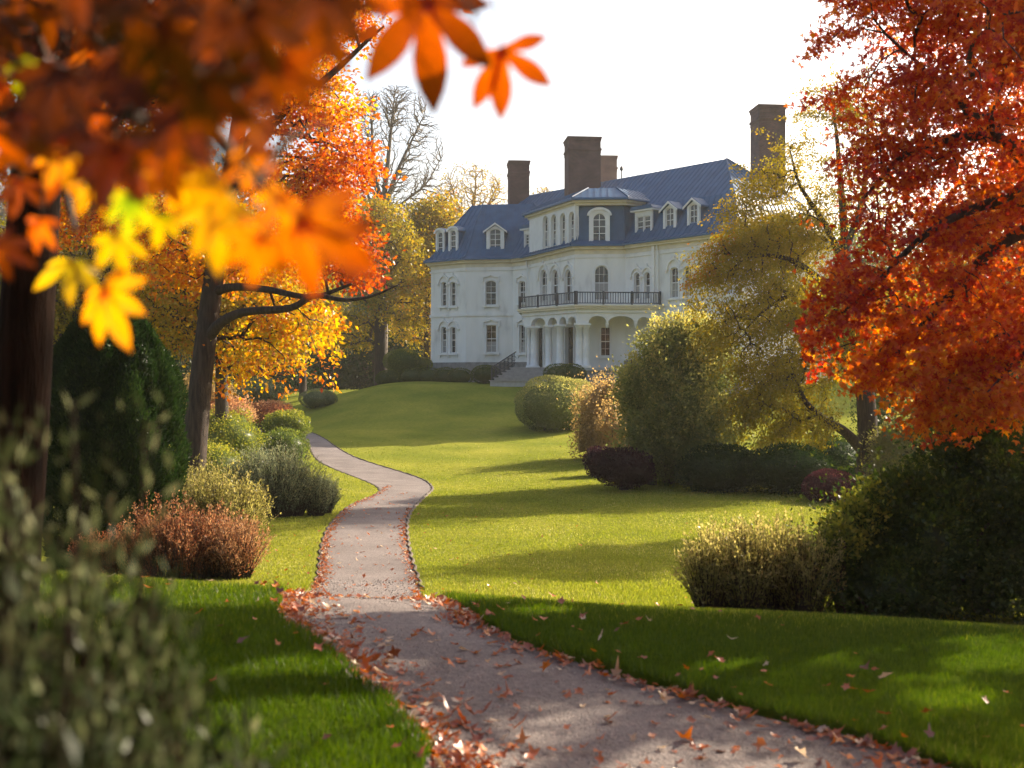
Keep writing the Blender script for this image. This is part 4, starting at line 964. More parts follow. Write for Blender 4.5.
shrub('evergreen_bush', 'dark green bush in shade under the weeping tree left side', [(722, 470, at(722, 494).y + 1, 46, 26, 1.5), (700, 462, 40, 30, 24, 1.2)], 13000, .08, M_DARK, tint=(.5, .25), rough=.08)
shrub('evergreen_bush', 'dark green bush in shade beside the weeping tree trunk', [(790, 470, at(790, 496).y + 1, 48, 27, 1.5), (830, 462, 41, 36, 26, 1.4)], 13000, .08, M_DARK, tint=(.55, .25), rough=.08)
shrub('purple_bush', 'low rounded purple leaved bush near the weeping tree', [(830, 488, at(830, 503).y + .6, 27, 18, .9)], 7000, .05, M_PURPLE, tint=(.6, .25), rough=.03, thick=.05)
shrub('mixed_shrub', 'grey green shrub right of the weeping tree trunk', [(905, 455, 34, 34, 40, 1.6), (940, 430, 36, 40, 50, 1.8), (890, 480, 33, 22, 24, .9)], 14000, .08, M_PALE, tint=(.32, .2), rough=.14, spray=.4)
shrub('mixed_shrub', 'tall hazy green shrub behind the red maple lower boughs', [(960, 420, 52, 90, 80, 3), (1050, 400, 50, 90, 90, 3), (890, 410, 56, 40, 60, 2.4)], 22000, .14, M_OLIVE, tint=(.30, .2), rough=.14, spray=.3)

# --- near right shrubs behind the crest of the near lawn
shrub('dark_shrub', 'big dark shrub with glinting leaves at the right edge', [(930, 545, 12.3, 100, 80, 1.0), (1000, 480, 12.6, 80, 90, .9), (885, 585, 11.8, 66, 50, .7), (1050, 540, 12, 100, 100, 1.1), (870, 545, 12.2, 45, 50, .55), (905, 500, 12.5, 40, 38, .5), (980, 430, 12.9, 60, 40, .6)],
      85000, .052, M_GREEN, tint=(.34, .28), rough=.20, spray=.6, thick=.28, uplight_tint=.2, droop=.1, kcore=.55)
shrub('sunlit_tint_sprigs', 'yellow green sunlit sprigs standing up at the left shoulder of the big dark shrub', [(858, 520, 12.0, 20, 26, .3), (842, 538, 11.8, 18, 24, .3), (872, 500, 12.2, 14, 20, .25)], 2600, .055, M_OLIVE, tint=(.62, .2), rough=.25, spray=.7, thick=.35, core=False)  # sunlit tips of the dark shrub, painted in by a paler leaf colour
p_ = vert(745, 11.6)
tuft('pale_shrub', 'pale wispy shrub on the lawn left of the big dark shrub', [(p_.x - .35, 11.7, .85), (p_.x, 11.6, .95), (p_.x + .35, 11.8, 1.05), (p_.x + .62, 11.6, 1.0), (p_.x - .15, 12.0, .95), (p_.x + .2, 12.1, 1.0)], .92, .42, 150, 34, .038, M_PALE, tint=.5, tiptint=.5, cluster=.012, aspect=.5)

# --- left borders
def spots(lst): return [(*( (px - 512) / F * Y_, Y_), s) for px, Y_, s in lst]
tuft('heather', 'rusty red heather clump at the left end of the lawn edge', spots([(142, 16.2, .85), (163, 15.9, 1.08), (184, 15.8, 1.0), (206, 16.2, .92)]), 1.05, .50, 150, 40, .036, M_HEATH, tint=.45, tiptint=.4, cluster=.014, aspect=.4)
tuft('heather', 'brown heather clump leaning over the lawn right of the rusty red clump', spots([(222, 16.4, .9), (236, 16.1, .9)]), 1.0, .60, 200, 40, .034, M_HEATH, tint=.68, tiptint=.35, cluster=.014, aspect=.4)
tuft('heather', 'low reddish heather below the dark cypress', spots([(92, 16.5, .62), (114, 16.3, .7)]), 1.0, .55, 150, 36, .036, M_HEATH, tint=.35, tiptint=.3, cluster=.014, aspect=.4)
tuft('pale_grass_clump', 'pale yellow green bushy clump behind the heather', spots([(200, 21.5, 1.0), (222, 21, 1.0), (240, 20.6, .85), (185, 22, 1.05)]), 1.45, .75, 220, 44, .05, M_PALE, tint=.42, tiptint=.35, cluster=.02, aspect=.4)
a = at(285, 517)
tuft('grey_grass_clump', 'large silvery green fountain clump on the lawn left of the path', spots([(268, a.y + 1, 1.05), (290, a.y + .4, 1.0), (252, a.y + 1.2, .95), (278, a.y, .9)]), 1.55, .85, 260, 44, .055, M_BLUE, tint=.5, tiptint=.45, cluster=.02, aspect=.32)
tuft('grey_grass_clump', 'small silvery green clump at the right of the large fountain clump', spots([(316, a.y + .6, .75), (325, a.y + 1.4, .65)]), 1.35, .7, 200, 40, .05, M_BLUE, tint=.55, tiptint=.45, cluster=.02, aspect=.32)
def Yr(px, row): return at(px, row).y
yb = Yr(288, 468)
shrub('border_bush', 'mid green rounded bush nearest the bend of the path', [(282, 448, yb, 27, 20, 1.2), (262, 452, yb - .5, 22, 18, 1.0)], 8000, .07, M_OLIVE, tint=(.22, .18), rough=.06, uplight_tint=.2)
shrub('border_bush', 'yellow green bush behind the bush at the path bend', [(286, 426, yb + 4, 24, 16, 1.1)], 6000, .08, M_OLIVE, tint=(.45, .22), rough=.09, uplight_tint=.2)
shrub('border_bush', 'yellow green leafy bush with bright top beside the maple trunk', [(226, 440, yb - 5, 34, 30, 1.4), (214, 470, yb - 8, 30, 26, 1.2)], 14000, .07, M_OLIVE, tint=(.5, .24), rough=.10, uplight_tint=.2, spray=.2)
shrub('border_bush', 'bluish dark low bush under the yellow green bush', [(250, 468, yb - 4, 30, 18, 1.1)], 7000, .06, M_BLUE, tint=(.3, .2), rough=.08)
shrub('border_bush', 'reddish brown bush higher up the border', [(268, 412, yb + 9, 26, 11, 1.2)], 6000, .08, M_HEATH, tint=(.5, .2), rough=.08, uplight_tint=.2)
shrub('border_bush', 'pinkish tan bush at the back of the border left side', [(222, 414, yb + 6, 30, 18, 1.4)], 7000, .09, M_HEATH, tint=(.8, .2), rough=.10, spray=.3)
shrub('border_bush', 'grey green bush under the low orange bough', [(258, 392, 66, 28, 14, 1.6), (232, 396, 64, 22, 14, 1.3)], 7000, .10, M_GREY, tint=(.3, .2), rough=.10)
shrub('border_bush', 'orange leaved bush between the cypress and the border', [(206, 392, 52, 26, 22, 1.6)], 6000, .09, M_TAN, tint=(.6, .2), rough=.12, spray=.3)
# dark cypress
cyb = vert(112, 18.5)
cp = thing('cypress', 'dark dense columnar cypress with sunlit right edge', 'conifer', cyb)
crad = lambda q: 1.14 * (.80 + .20 * np.sin(np.clip(q / .45, 0, 1) * np.pi / 2)) * np.sqrt(np.clip(1 - (np.clip(q - .42, 0, 1) / .58) ** 2.6, 0, 1)) * (1 - .12 * np.clip(q - .3, 0, 1))
lb = Buf(); nL = 80000; hgt = 4.15; u = rng.uniform(0, 1, nL); th = rng.uniform(0, 2 * np.pi, nL); fl = lumps(5)
rad = crad(u)
v = np.stack([np.cos(th), np.sin(th), u * 4], 1); lu = fl(v * np.array([2.2, 2.2, 1.2])); rr = rad * (1 + .09 * lu - np.abs(rng.normal(0, .10, nL)))
p = np.stack([cyb.x + np.cos(th) * rr, cyb.y + np.sin(th) * rr, cyb.z + .05 + u * hgt], 1)
d = np.stack([np.cos(th) * .7, np.sin(th) * .7, np.full(nL, 1.1)], 1) + rng.normal(0, .45, (nL, 3))
leaf_cloud(lb, p, d, .075 * rng.uniform(.6, 1.3, nL), .4 + .25 * rng.normal(0, .6, nL) + .1 * lu, .35)
nu, nv = 24, 16; tu = np.linspace(0, 2 * np.pi, nu, endpoint=False); hv = np.linspace(0, .97, nv)
rc = lambda q: float(crad(q)) * .78
cpts = np.array([[cyb.x + math.cos(t2) * rc(q), cyb.y + math.sin(t2) * rc(q), cyb.z + q * hgt] for q in hv for t2 in tu]); ix = np.arange(nu * nv).reshape(nv, nu)
fq = np.stack([ix[:-1], np.roll(ix[:-1], -1, 1), np.roll(ix[1:], -1, 1), ix[1:]], -1).reshape(-1, 4); lb.add(cpts, fq, np.full(len(fq), .1))
part('foliage', lb, M_DARK, cp); mb = MB(); mb.tube([cyb - Vector((0, 0, .1)), cyb + Vector((0, 0, 2)), cyb + Vector((0, 0, 3.4))], [.14, .10, .03], 8); part('trunk', mb, BARK, cp)

# hedges and balls by the house
def ball(label, ells, n, ls, mat, tint, name='clipped_hedge', **k): return shrub(name, label, ells, n, ls, mat, tint=tint, rough=.025, thick=.035, cat='hedge', uplight_tint=.12, **k)
ball('long low clipped hedge under the left wing of the house', [(412, 377, 84, 14, 9.5, .9), (428, 377, 84, 16, 9.5, .9), (445, 377, 84, 16, 9.5, .9), (460, 377, 83.6, 13, 9, .9)], 12000, .07, M_GREEN, (.6, .2))
ball('small dark clipped ball left end of the long hedge', [(388, 379, 82, 12.5, 8.6, .9)], 5000, .07, M_GREEN, (.5, .2))
ball('rounded clipped bush beside the house steps', [(486, 374.5, 80, 15.5, 9.5, 1.0)], 6000, .06, M_GREEN, (.55, .2))
ball('clipped hedge in front of the porch columns', [(560, 373.5, 73.0, 17, 10, .9), (571, 373.5, 73.0, 15, 10, .9)], 8000, .06, M_GREEN, (.6, .2))
ball('pale green domed bush standing behind the small dark ball', [(402, 361, 87, 19, 12, 1.3)], 7000, .08, M_OLIVE, (.4, .2), name='domed_bush')
ball('grey green domed bush alone on the left shoulder of the hill', [(317, 399, 73, 18, 10, 1.2), (328, 400, 73, 9, 9, .8)], 7000, .06, M_GREY, (.4, .2), name='domed_bush')
ball('small yellowish bush at the back of the long hedge', [(420, 364, 88, 13, 7, .8)], 3500, .07, M_OLIVE, (.6, .2), name='domed_bush')

# --- background trees
def bg_tree(name, label, px, Y, top, crown_row, rx, rz, mat, tint, n=420, per=46, ls=.22, bark=BARK, lr=.5, extra=(), bf=.4, group=None, w=.3, ry=None, low=None):
    b0 = vert(px, Y); k = Y / F; ry = ry or rx * k * .9
    lm = [([b0 - Vector((0, 0, .2)), P(px, (crown_row + rz + (HZ - b0.z * F / Y - HZ)) / 1 if False else crown_row + rz * .8, Y), P(px + 3, crown_row, Y), P(px - 2, crown_row - rz * .8, Y)], [w * 1.2, w, w * .6, .04])]
    env = [(px, crown_row, Y, rx, rz, ry, tint), (px - rx * .45, crown_row + rz * .25, Y, rx * .55, rz * .6, ry * .7, tint - .05), (px + rx * .45, crown_row + rz * .1, Y, rx * .55, rz * .6, ry * .7, tint + .05), (px, crown_row - rz * .5, Y, rx * .55, rz * .5, ry * .6, tint + .05)] + list(extra)
    return tree(name, label, 'tree', b0, lm, env, n, per, lr, ls, mat, bark=bark, bf=bf, rtip=.02, shell=.3, group=group, trunk_n=8, zmin=b0.z + .3)
G_ = 'trees behind the garden'
bg_tree('golden_tree', 'golden tree with a dark trunk at the foot of the bare tree', 381, 95, 0, 255, 42, 55, M_YELLOW, .5, ls=.26, w=.5, extra=[(400, 300, 94, 30, 30, 2.5, .6), (350, 330, 96, 30, 22, 2.5, .5)])
bg_tree('golden_tree', 'pale golden tree touching the left wall of the house', 428, 100, 0, 245, 34, 42, M_YELLOW, .52, ls=.26, extra=[(415, 310, 100, 24, 45, 2.5, .62), (440, 215, 101, 22, 20, 2, .62)])
bg_tree('golden_tree', 'olive gold tree left of the golden tree behind the slope', 303, 105, 0, 300, 38, 40, M_YELLOW, .40, ls=.26)
bg_tree('yellow_tree', 'yellow tree glowing behind the orange maple trunk', 222, 40, 0, 300, 80, 62, M_YELLOW, .70, n=600, ls=.13, lr=.36, w=.22)
bg_tree('yellow_tree', 'olive yellow tree behind the cypress', 120, 42, 0, 270, 85, 80, M_YELLOW, .45, n=700, ls=.13, lr=.36, w=.25, extra=[(60, 350, 42, 60, 50, 2.2, .3)])
bg_tree('yellow_tree', 'green gold tree at the left edge behind the near trunk', 5, 40, 0, 330, 90, 110, M_YELLOW, .30, n=600, ls=.13, lr=.36, w=.25)
bg_tree('russet_tree', 'small coral red tree between the maple trunk and the slope', 262, 80, 0, 338, 30, 32, M_ORANGE, .16, n=260, ls=.18, w=.15)
def dark(label, px, Y, row, rx, rz, tint, **k): bg_tree('dark_evergreen', label, px, Y, 0, row, rx, rz, M_DARK, tint, n=380, per=50, ls=.30, lr=.6, extra=[(px, row + rz * .7, Y, rx * 1.1, rz * .6, rx * Y / F, tint - .1), (px, row + rz * 1.1, Y, rx * 1.1, rz * .5, rx * Y / F, tint - .1)], **k)
dark('dark evergreen behind the low orange bough', 275, 112, 345, 34, 48, .5); dark('dark evergreen left of the slope between two golden trees', 322, 118, 355, 32, 40, .5)
dark('dark evergreen behind the trunk of the golden tree', 372, 122, 345, 36, 50, .6); dark('dark evergreen in the gap beside the left wall of the house', 418, 124, 345, 32, 48, .6)
dark('dark evergreen far left behind the cypress', 215, 100, 350, 45, 50, .5); dark('dark evergreen at the far left edge', 120, 90, 350, 70, 60, .4)
# more trees right of the house, seen through gaps
for lab, px, Y, row, rx, rz, mt, tn in (('hazy olive tree just right of the house', 860, 95, 300, 70, 80, M_OLIVE, .5), ('hazy green tree behind the red maple', 960, 90, 300, 80, 95, M_OLIVE, .4), ('hazy gold tree beyond the right edge', 1060, 88, 290, 80, 110, M_YELLOW, .5)):
    bg_tree('hazy_tree', lab, px, Y, 0, row, rx, rz, mt, tn, n=420, per=40, ls=.30, lr=.7)
# bare trees
def bare(name, label, px, Y, base_row, env, leaders, n, bark, rt, w, per=0, mat=None, ls=.15, bf=.55, up=-.01):
    b0 = vert(px, Y) if base_row is None else P(px, base_row, Y)
    return tree(name, label, 'tree', b0, [([q if isinstance(q, Vector) else P(*q, Y) for q in pts], r_) for pts, r_ in leaders(b0)], env, n, per, .35, ls, mat or M_YELLOW, bark=bark, bf=bf, rtip=rt, shell=.45, wig=.03, up=up, trunk_n=8, power=.5)
bare('bare_tree', 'tall leafless tree with grey forking limbs against the sky', 381, 105, None,
     [(395, 150, 105, 44, 62, 4.2, .6), (372, 120, 105, 26, 32, 2.6, .6, .9), (425, 150, 105, 22, 38, 2.4, .6), (398, 105, 105, 30, 20, 3, .6), (410, 195, 105, 36, 26, 3, .6, .7), (368, 185, 105, 22, 35, 2.4, .6, .7)],
     lambda b: [([b, (382, 270), (381, 225), (383, 205)], [.62, .52, .42, .34]), ([(383, 210), (374, 170), (372, 130), (370, 100)], [.28, .2, .12, .03]), ([(383, 208), (388, 160), (392, 120), (395, 92)], [.28, .2, .12, .03]), ([(383, 215), (396, 175), (412, 140), (424, 115)], [.28, .18, .1, .03]), ([(382, 225), (400, 205), (425, 185), (440, 160)], [.18, .12, .08, .03]), ([(382, 230), (368, 195), (358, 165), (352, 135)], [.18, .12, .08, .03])],
     5200, BARKG, .0085, .5)
bare('bare_tree', 'golden leafless tree fanning out behind the left chimney', 470, 118, None,
     [(470, 192, 118, 34, 30, 4, .6), (452, 205, 118, 24, 24, 3, .6), (494, 200, 118, 18, 24, 2.5, .6)],
     lambda b: [([b, (472, 300), (472, 240), (470, 220)], [.6, .5, .4, .3]), ([(471, 235), (458, 205), (450, 180)], [.2, .12, .04]), ([(471, 230), (475, 195), (476, 166)], [.2, .12, .04]), ([(471, 235), (488, 205), (500, 180)], [.2, .12, .04])],
     800, GTWIG, .014, .5, 3, M_YELLOW, .20)
bare('bare_tree', 'small bare treetop showing above the roof between the two chimneys', 543, 122, None,
     [(543, 205, 122, 15, 20, 2, .6)], lambda b: [([b, (543, 320), (543, 250), (543, 205)], [.4, .35, .2, .08])], 160, GTWIG, .02, .4, 2, M_YELLOW, .2)
# far wood on the hill
nW = 2600; wx = rng.uniform(-190, 120, nW); wy = rng.uniform(135, 300, nW); wz = ground(wx, wy); lb = Buf()
per = 34; ii = np.repeat(np.arange(nW), per); sz = rng.uniform(3.0, 5.5, nW)[ii]
v = rng.normal(size=(nW * per, 3)); v /= np.linalg.norm(v, axis=1, keepdims=True)
p = np.stack([wx[ii], wy[ii], wz[ii] + sz * 1.1], 1) + v * sz[:, None] * np.array([.8, .8, 1.1]) * rng.uniform(.6, 1.05, (nW * per, 1))
leaf_cloud(lb, p, v + rng.normal(size=v.shape) * .5, sz * .28, np.clip(rng.uniform(0, 1, nW)[ii] * .7 + .1 + rng.normal(0, .08, nW * per), 0, 1), .8)
M_FAR = leaf_mat('far_leaves', [(0, (.03, .05, .03)), (.4, (.09, .075, .05)), (.7, (.16, .11, .05)), (1, (.26, .17, .05))], trans=.3, gloss=0)
struct('far_wood', lb.mesh('far_wood', M_FAR), 'stuff', 'hazy autumn wood covering the far hillside', 'wood')

bo = Vector((13.2, 28.5, gz(13.2, 28.5) - .1)); kx = F / 28.5
tree('russet_tree', 'orange tree half hidden behind the red maple on the right', 'tree', bo,
     [([bo, bo + Vector((0, 0, 2.5)), bo + Vector((.2, 0, 5)), bo + Vector((0, .2, 8))], [.3, .24, .16, .04])],
     [(512 + 13.2 * kx, 378 - 3.4 * kx, 28.5, 2.6 * kx, 2.2 * kx, 2.4, .5), (512 + 12.2 * kx, 378 - 1.6 * kx, 27.6, 1.6 * kx, 1.2 * kx, 1.6, .5), (512 + 14.2 * kx, 378 - 5.6 * kx, 29, 1.6 * kx, 1.4 * kx, 1.6, .5)],
     420, 70, .22, .12, M_ORANGE, shell=.3, streak=((13.2, 28.5, 2), .6, .3))

# trees added out of view behind the viewer, only to shade the near lawn
for lab, bx, by, r_ in (('unseen orange tree added for shade behind the viewer on the left', -7.5, -2.5, 4.2), ('unseen orange tree added for shade behind the viewer on the right', 7.0, -3.5, 4.4), ('unseen orange tree added for shade behind the viewer in the middle', -.5, -9.0, 4.6)):
    t_ = thing('added_shade_tree', lab, 'tree', (bx, by, gz(bx, by))); mb = MB(); q = Vector((bx, by, gz(bx, by))); mb.tube([q, q + Vector((0, 0, 2)), q + Vector((.1, 0, 6))], [.3, .24, .05], 8); part('trunk', mb, BARK, t_)
    v = rng.normal(size=(16000, 3)); v /= np.linalg.norm(v, axis=1, keepdims=True); p = np.array(q) + np.array([0, 0, 4.2]) + v * np.array([r_, r_, 4.0]) * rng.uniform(.5, 1, (16000, 1)); p = p[p[:, 2] > q.z + .4]
    lb = Buf(); leaf_cloud(lb, p, rng.normal(size=p.shape), .22, rng.uniform(.2, .8, len(p))); part('crown', lb, M_ORANGE, t_)

# ------------------------------------------------------------------ near tree with overhanging leaves
M_NEAR = leaf_mat('near_leaves', [(0, (.055, .016, .006)), (.14, (.13, .030, .007)), (.28, (.36, .065, .008)), (.45, (.62, .19, .010)), (.7, (.68, .36, .02)), (.85, (.60, .46, .03)), (1, (.22, .30, .02))], trans=.62, gloss=.07, grough=.3, boost=1.25)
def big_leaf(org, axis, nrm, size, tint, lobes=7, seed=0):
    """palmate leaf with long pointed lobes; org = where the petiole meets the blade"""
    g = np.random.default_rng(seed); axis = axis.normalized(); side = axis.cross(nrm).normalized(); nrm = side.cross(axis).normalized()
    mb = MB(); b_ = Buf(); half = lobes // 2
    curl = g.uniform(.05, .35)
    for k in range(-half, half + 1):
        th = k * (42 if lobes == 5 else 36) * math.pi / 180 + g.normal(0, .07); ln = size * (1 - .13 * abs(k) - (.12 if abs(k) == half else 0)) * g.uniform(.85, 1.08)
        d = axis * math.cos(th) + side * math.sin(th); s_ = side * math.cos(th) - axis * math.sin(th)
        T = [0, .18, .35, .5, .65, .8, .92, 1]; Wd = [.07, .10, .135, .165, .16, .115, .05, 0]; V = []
        dr = g.uniform(.6, 1.3)
        for t_, w_ in zip(T, Wd):
            c = org + d * ln * t_ - nrm * (curl * dr * size * t_ * t_)
            V += [c - s_ * w_ * ln + nrm * .02 * size, c + nrm * (-.012 * size), c + s_ * w_ * ln + nrm * .02 * size]
        n_ = len(T); f = []
        for i in range(n_ - 1):
            f += [(i * 3, i * 3 + 1, i * 3 + 4, i * 3 + 3), (i * 3 + 1, i * 3 + 2, i * 3 + 5, i * 3 + 4)]
        b_.add([tuple(v) for v in V], f, np.full(len(f), np.clip(tint + g.normal(0, .03), 0, 1)) + np.repeat(np.linspace(.06, -.08, n_ - 1), 2))
    return b_
b0 = vert(-4, 6.3) - Vector((0, 0, .1))
nt_ = thing('near_maple', 'dark trunked maple at the left edge with big blurred orange leaves overhead', 'tree', b0)
YN = 6.3
trunk = [b0, P(10, 540, YN), P(20, 420, YN), P(28, 300, YN), P(36, 180, YN), P(44, 60, YN), P(56, -80, YN), P(70, -260, YN)]
trad = [.20, .165, .152, .142, .132, .12, .11, .08]
limbs = [(trunk, trad),
         ([P(36, 150, YN), P(60, 118, 5.4), P(80, 60, 4.2), P(110, 10, 3.0), P(170, -25, 2.1), P(270, -40, 1.5), P(380, -35, 1.2), P(452, -8, 1.08), P(478, 22, 1.04)], [.07, .06, .045, .03, .018, .010, .006, .0035, .002]),
         ([P(110, 10, 3.0), P(120, 40, 2.2), P(150, 80, 1.6), P(200, 140, 1.3), P(245, 190, 1.2)], [.025, .018, .010, .006, .003]),
         ([P(80, 60, 4.2), P(60, 100, 3.0), P(60, 160, 2.2), P(75, 230, 1.8)], [.03, .02, .010, .004]),
         ([P(44, 60, YN), P(150, -80, 5.6), P(330, -200, 5.0)], [.07, .05, .02]),
         ([P(56, -80, YN), P(-120, -200, 5.2), P(-300, -260, 4.2)], [.07, .05, .02]),
         ([P(44, 60, YN), P(-80, -30, 6.0), P(-260, -60, 6)], [.07, .05, .02])]
sm = [catmull(p, r) for p, r in limbs]
mb = MB(); mb.tube(*sm[0], 14); part('trunk', mb, BARKD, nt_, True)
mb = MB()
for p, r in sm[1:]: mb.tube(p, r, 7)
part('limbs', mb, BARK, nt_, True)
# (px, row, Y, radius px, axis angle in the picture (0 = right, 90 = down), tint, lobes)
BL = [(502, 50, 1.5, 74, 78, .27, 5), (425, 0, 1.4, 104, 84, .24, 5), (215, 205, 1.15, 66, 80, .72, 7), (300, 222, 1.0, 88, 40, .34, 7), (262, 236, 1.05, 60, 110, .45, 7),
      (105, 290, 1.5, 66, 62, .58, 7), (72, 262, 1.7, 48, 90, .80, 5), (-4, 245, 1.35, 40, 30, .28, 5), (130, 196, 1.3, 52, 100, .95, 5), (225, 190, 1.1, 50, 150, .66, 5),
      (150, 150, 1.2, 60, 60, .45, 7), (95, 175, 1.5, 46, 120, .62, 5), (175, 175, 1.25, 56, 40, .60, 7), (240, 120, 1.0, 52, 10, .35, 5), (285, 195, 1.15, 56, 130, .44, 5), (330, 235, 1.05, 60, 20, .20, 5),
      (60, 150, 1.6, 50, 70, .55, 5), (20, 180, 1.6, 44, 95, .25, 5), (18, 62, 1.5, 40, 60, .92, 5), (200, 80, .95, 80, 80, .12, 7), (120, 60, .95, 80, 50, .08, 7), (60, 70, 1.1, 75, 95, .07, 7), (280, 60, 1.0, 70, 60, .12, 7), (160, 20, .9, 95, 100, .06, 7),
      (250, 10, .95, 80, 70, .08, 7), (330, 20, 1.05, 64, 120, .12, 5), (90, 130, 1.2, 62, 100, .12, 7), (180, 110, 1.1, 70, 60, .16, 7), (390, -30, 1.05, 60, 60, .3, 5), (250, 150, 1.1, 54, 95, .42, 5), (40, 220, 1.5, 40, 100, .3, 5), (115, 235, 1.5, 44, 80, .76, 5), (160, 215, 1.4, 36, 100, .86, 5)]
for i in range(44):
    y = rng.uniform(-60, 150); x = rng.uniform(-60, 330 if y < 50 else 285 if y < 120 else 200); BL.append((x, y, rng.uniform(.85, 1.9), rng.uniform(42, 80), rng.uniform(30, 150), float(np.clip(rng.normal(.05 + .0013 * max(y, 0), .06), 0, .8)), int(rng.choice([5, 7]))))  # tint falls toward the top: the upper leaves' shade is in their colour
tips = []
for i, (x, y, Yl, rp, an, tn_, lb_) in enumerate(BL):
    o_ = P(x, y, Yl); ax = Vector((math.cos(R(an)), rng.normal(0, .22), -math.sin(R(an)))); nr = Vector((rng.normal(0, .25), -1, rng.normal(.25, .25)))
    bf_ = big_leaf(o_, ax, nr, rp * Yl / F, tn_, lb_, i + 3)
    lf = part('leaf', bf_, M_NEAR, nt_, True)
    st = o_ - ax.normalized() * .07 + Vector((0, 0, .02)); tips.append(np.array(st))
    mb = MB(); mb.tube([o_, (o_ + st) / 2 + Vector((0, 0, -.004)), st], [.0012, .0011, .0014], 5); part('petiole', mb, BARK, lf)
env = [(60, -30, 4.5, 120, 70, .9, .10), (150, -60, 3.4, 160, 80, .8, .1), (0, 80, 4.8, 70, 60, .8, .12), (120, 60, 4.2, 80, 50, .8, .12), (-150, -40, 4.5, 160, 140, 1.2, .25), (300, -130, 4.2, 160, 60, 1, .25), (30, -260, 5.5, 330, 110, 1.6, .25), (210, -210, 3.2, 300, 110, 1.2, .25), (180, 30, 3.2, 90, 40, .5, .2, .7)]
T, tn = env_points(env, 270, .3)
a_, b_, ra, rb = grow(sm[1:], np.concatenate([T, np.array(tips)]), .3, .0016, wig=.05, up=.02, power=.5)
# unseen high crown, spread above and behind the viewer to darken the foreground
T2 = rng.normal(size=(1900, 3)); T2 = T2 / np.linalg.norm(T2, axis=1, keepdims=True) * rng.uniform(.35, 1, (1900, 1)) * np.array([8.5, 8.0, 1.3]) + np.array([-1.8, -1.2, 5.2])
hl_ = [(p_, r_) for p_, r_ in [catmull([P(56, -80, YN), Vector((-2.0, 4.5, 4.2)), Vector((-1.2, 2, 5.0)), Vector((-.5, -1.5, 5.4))], [.09, .07, .05, .02]), catmull([P(56, -80, YN), Vector((-1.2, 5.2, 4.6)), Vector((.8, 3.5, 5.2)), Vector((2.6, 2, 5.5))], [.09, .07, .05, .02])]]
mb = MB()
for p_, r_ in hl_: mb.tube(p_, r_, 7)
part('limbs', mb, BARK, nt_, True)
a2, b2_, ra2, rb2 = grow(hl_, T2, .3, .004, wig=.05, up=.02)
a_, b_, ra, rb = [np.concatenate(q) for q in ((a_, a2), (b_, b2_), (ra, ra2), (rb, rb2))]
T = np.concatenate([T, T2]); tn = np.concatenate([tn, np.full(len(T2), .25)])
bb = Buf(); edges_mesh(bb, a_, b_, ra, rb); part('branches', bb, BARK, nt_, True)
per = 26; ii = np.repeat(np.arange(len(T)), per); p = T[ii] + rng.normal(size=(len(ii), 3)) * np.where(ii < len(T) - 1900, .13, .30)[:, None]
kk = sunlit_gaps(p); p, ii = p[kk], ii[kk]
d = rng.normal(size=(len(ii), 3)) + np.array([0, 0, -.8]); lb = Buf(); leaf_cloud(lb, p, d, np.where(ii < len(T) - 1900, .10, .14) * rng.uniform(.7, 1.2, len(ii)), tn[ii] + rng.normal(0, .12, len(ii)), .7); part('crown', lb, M_NEAR, nt_)

# ------------------------------------------------------------------ blurred plants at the lower left
M_SAGE = leaf_mat('sage_leaves', [(0, (.014, .024, .009)), (.5, (.065, .08, .036)), (1, (.22, .225, .12))], trans=.35, gloss=.012, grough=.4)
for lab, sp_, h_, st_, lf_, ls_, tn_ in (
    ('tall grey green plant with upright spires at the far left', [(-.60, 1.40, 1.0), (-.70, 1.5, 1.03), (-.66, 1.3, .97)], 1.35, 90, 90, .030, .42),
    ('grey green plant with one tall spire right of the far left spires', [(-.50, 1.42, 1.02)], 1.34, 44, 90, .030, .40),
    ('dark leafy plant at the bottom left corner', [(-.44, 1.12, .90), (-.37, 1.28, .84), (-.54, 1.2, .98)], 1.30, 120, 70, .034, .08),
    ('lower dark green plant spreading toward the near lawn', [(-.44, 1.5, .90), (-.40, 1.62, .80), (-.56, 1.6, 1.0)], 1.20, 110, 70, .034, .14)):
    tuft('garden_plant', lab, sp_, h_, .16, st_, lf_, ls_, M_SAGE, cat='plant', tint=tn_, tiptint=.4, cluster=.02, aspect=.32)
lb = Buf()

